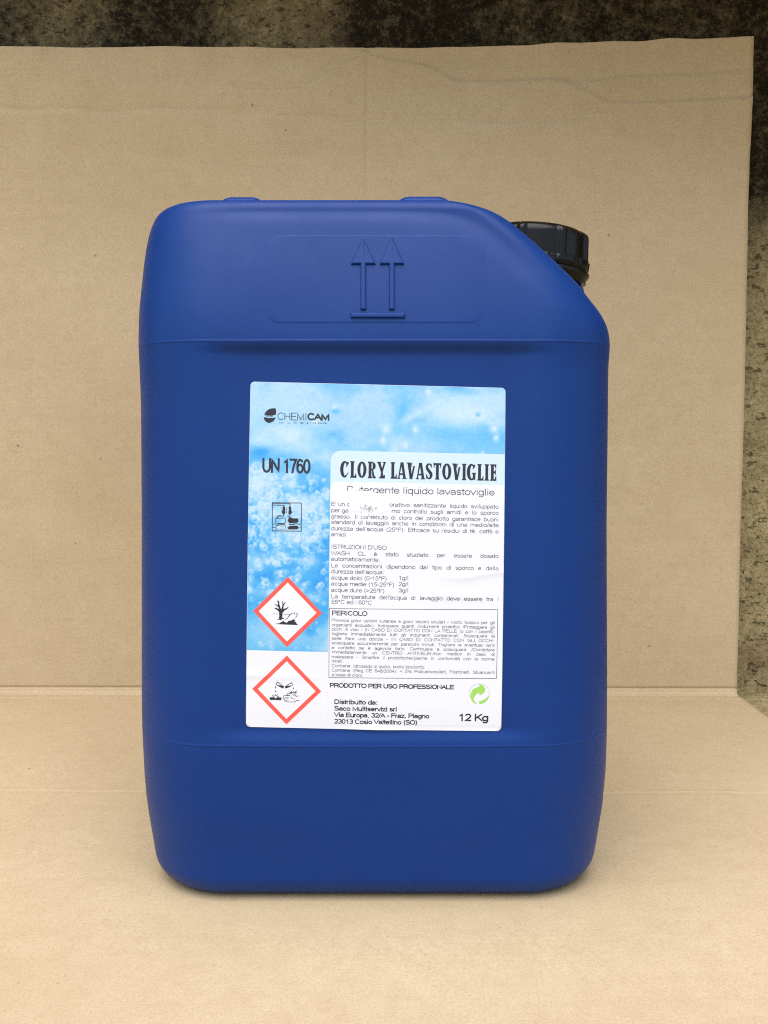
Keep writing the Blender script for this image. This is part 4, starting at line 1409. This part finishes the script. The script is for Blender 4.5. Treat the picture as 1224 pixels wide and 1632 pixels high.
# corrosion
ink = Ink()
e2 = lambda X, Y: (425 + X / 18.83, 1075 + Y / 18.83)
S2 = lambda pl, wds: ink.stroke(pxs([e2(*p) for p in pl]), [q / 18.83 for q in wds] if hasattr(wds, '__len__') else wds / 18.83, 6)
P2 = lambda pl: ink.poly(pxs([e2(*p) for p in pl]), 6)
P2([(310, 262), (450, 265), (520, 270), (545, 310), (515, 362), (480, 350)])
S2([(305, 260), (345, 170), (470, 245)], 22)
P2([(808, 268), (690, 275), (600, 270), (565, 315), (595, 362), (630, 350)])
S2([(805, 262), (775, 185), (640, 255)], 20)
for cx, cy, hh in ((292, 320, 45), (293, 445, 42), (818, 345, 38)):
    P2([(cx, cy - hh), (cx + 16, cy + 18), (cx, cy + hh), (cx - 16, cy + 18)])
P2([(115, 625), (255, 625), (275, 655), (310, 660), (335, 610), (365, 628), (465, 632), (465, 712), (115, 706)])
for q in [((235, 605), (175, 565)), ((250, 600), (235, 545)), ((292, 590), (292, 525)), ((320, 590), (362, 525)), ((345, 608), (400, 590))]:
    S2(list(q), [26, 10])
for q in [((770, 505), (685, 455)), ((790, 500), (745, 420)), ((818, 500), (818, 430)), ((850, 490), (930, 420)), ((870, 500), (940, 480))]:
    S2(list(q), [34, 10])
S2([(740, 515), (630, 522), (632, 560), (730, 580)], 20)
S2([(730, 572), (545, 575), (510, 640), (580, 745), (640, 765), (880, 762), (905, 720), (1000, 720)], 16)
S2([(560, 632), (690, 632)], 12)
S2([(530, 672), (690, 672)], 12)
S2([(580, 712), (690, 712)], 10)
S2([(740, 600), (770, 660), (870, 685)], 14)
S2([(790, 545), (820, 560), (860, 540), (900, 580), (910, 620)], 18)
S2([(900, 585), (1000, 585)], 14)
ink.build("hazard_symbol", M_INK, label)

# dishwasher pictogram
ink = Ink()
e3 = lambda X, Y: (430 + X / 20.4, 795 + Y / 20.4)
S3 = lambda pl, wds: ink.stroke(pxs([e3(*p) for p in pl]), [q / 20.4 for q in wds] if hasattr(wds, '__len__') else wds / 20.4, 5)
P3 = lambda pl: ink.poly(pxs([e3(*p) for p in pl]), 5)
S3([(115, 105), (1050, 112), (1048, 1018), (112, 1008), (115, 105)], 22)
S3([(115, 122), (680, 122), (690, 210)], 24)
S3([(130, 180), (490, 185), (500, 220)], 22)
P3([(490, 195), (525, 240), (530, 380), (540, 430), (480, 505), (425, 420), (450, 330), (450, 250)])
P3([(680, 200), (730, 270), (715, 330), (755, 410), (690, 490), (640, 470), (635, 400), (650, 320), (640, 260)])
S3([(425, 250), (425, 430)], 14)
S3([(580, 265), (580, 430)], 18)
S3([(470, 500), (460, 540), (380, 525), (310, 525), (240, 600)], [26, 22, 30, 34, 16])
S3([(600, 550), (680, 540), (680, 490)], 18)
P3([(650, 570), (700, 570), (780, 610), (950, 605), (960, 690), (930, 740), (660, 765), (615, 680)])
P3([(600, 910), (660, 860), (780, 845), (930, 840), (960, 920), (900, 960), (640, 960)])
S3([(540, 600), (300, 595), (225, 620), (220, 760)], [10, 26, 16, 12])
S3([(540, 600), (535, 770)], 10)
S3([(230, 800), (310, 770), (530, 765)], [20, 26, 24])
S3([(240, 840), (350, 815), (530, 795)], [20, 30, 18])
S3([(640, 810), (800, 795), (930, 765)], [24, 30, 10])
S3([(115, 790), (225, 790)], 12)
S3([(940, 800), (1050, 800)], 14)
S3([(215, 850), (215, 950), (500, 962), (545, 900), (545, 820)], 10)
S3([(370, 865), (530, 845)], 8)
S3([(120, 900), (215, 905)], 14)
S3([(950, 905), (1050, 908)], 12)
ink.build("dishwasher_pictogram", M_INK, label)

# recycling emblem
ink = Ink()
grey = Ink()
e4 = lambda X, Y: (740 + X / 24.48, 1080 + Y / 24.48)
ink.poly(pxs([e4(*p) for p in [(560, 190), (640, 190), (740, 280), (800, 370), (760, 480), (680, 570), (600, 605), (550, 595), (560, 520), (500, 530), (420, 600), (350, 700), (330, 780),
                               (400, 880), (490, 965), (400, 945), (310, 880), (240, 780), (205, 660), (225, 530), (280, 430), (360, 350), (480, 300), (560, 275)]]), 5)
ink.stroke(pxs([e4(*p) for p in [(555, 905), (680, 880), (790, 820), (880, 730), (930, 620)]]), [5.4, 5.0, 4.0, 2.6, 1.0], 5)
ink.build("recycling_emblem", M_GREEN, label)
grey.stroke(pxs([e4(560 + 400 * math.cos(R(q)), 570 - 405 * math.sin(R(q))) for q in range(-5, 205, 10)]), 0.7, 4)
grey.build("emblem_outline", M_GREY, label)
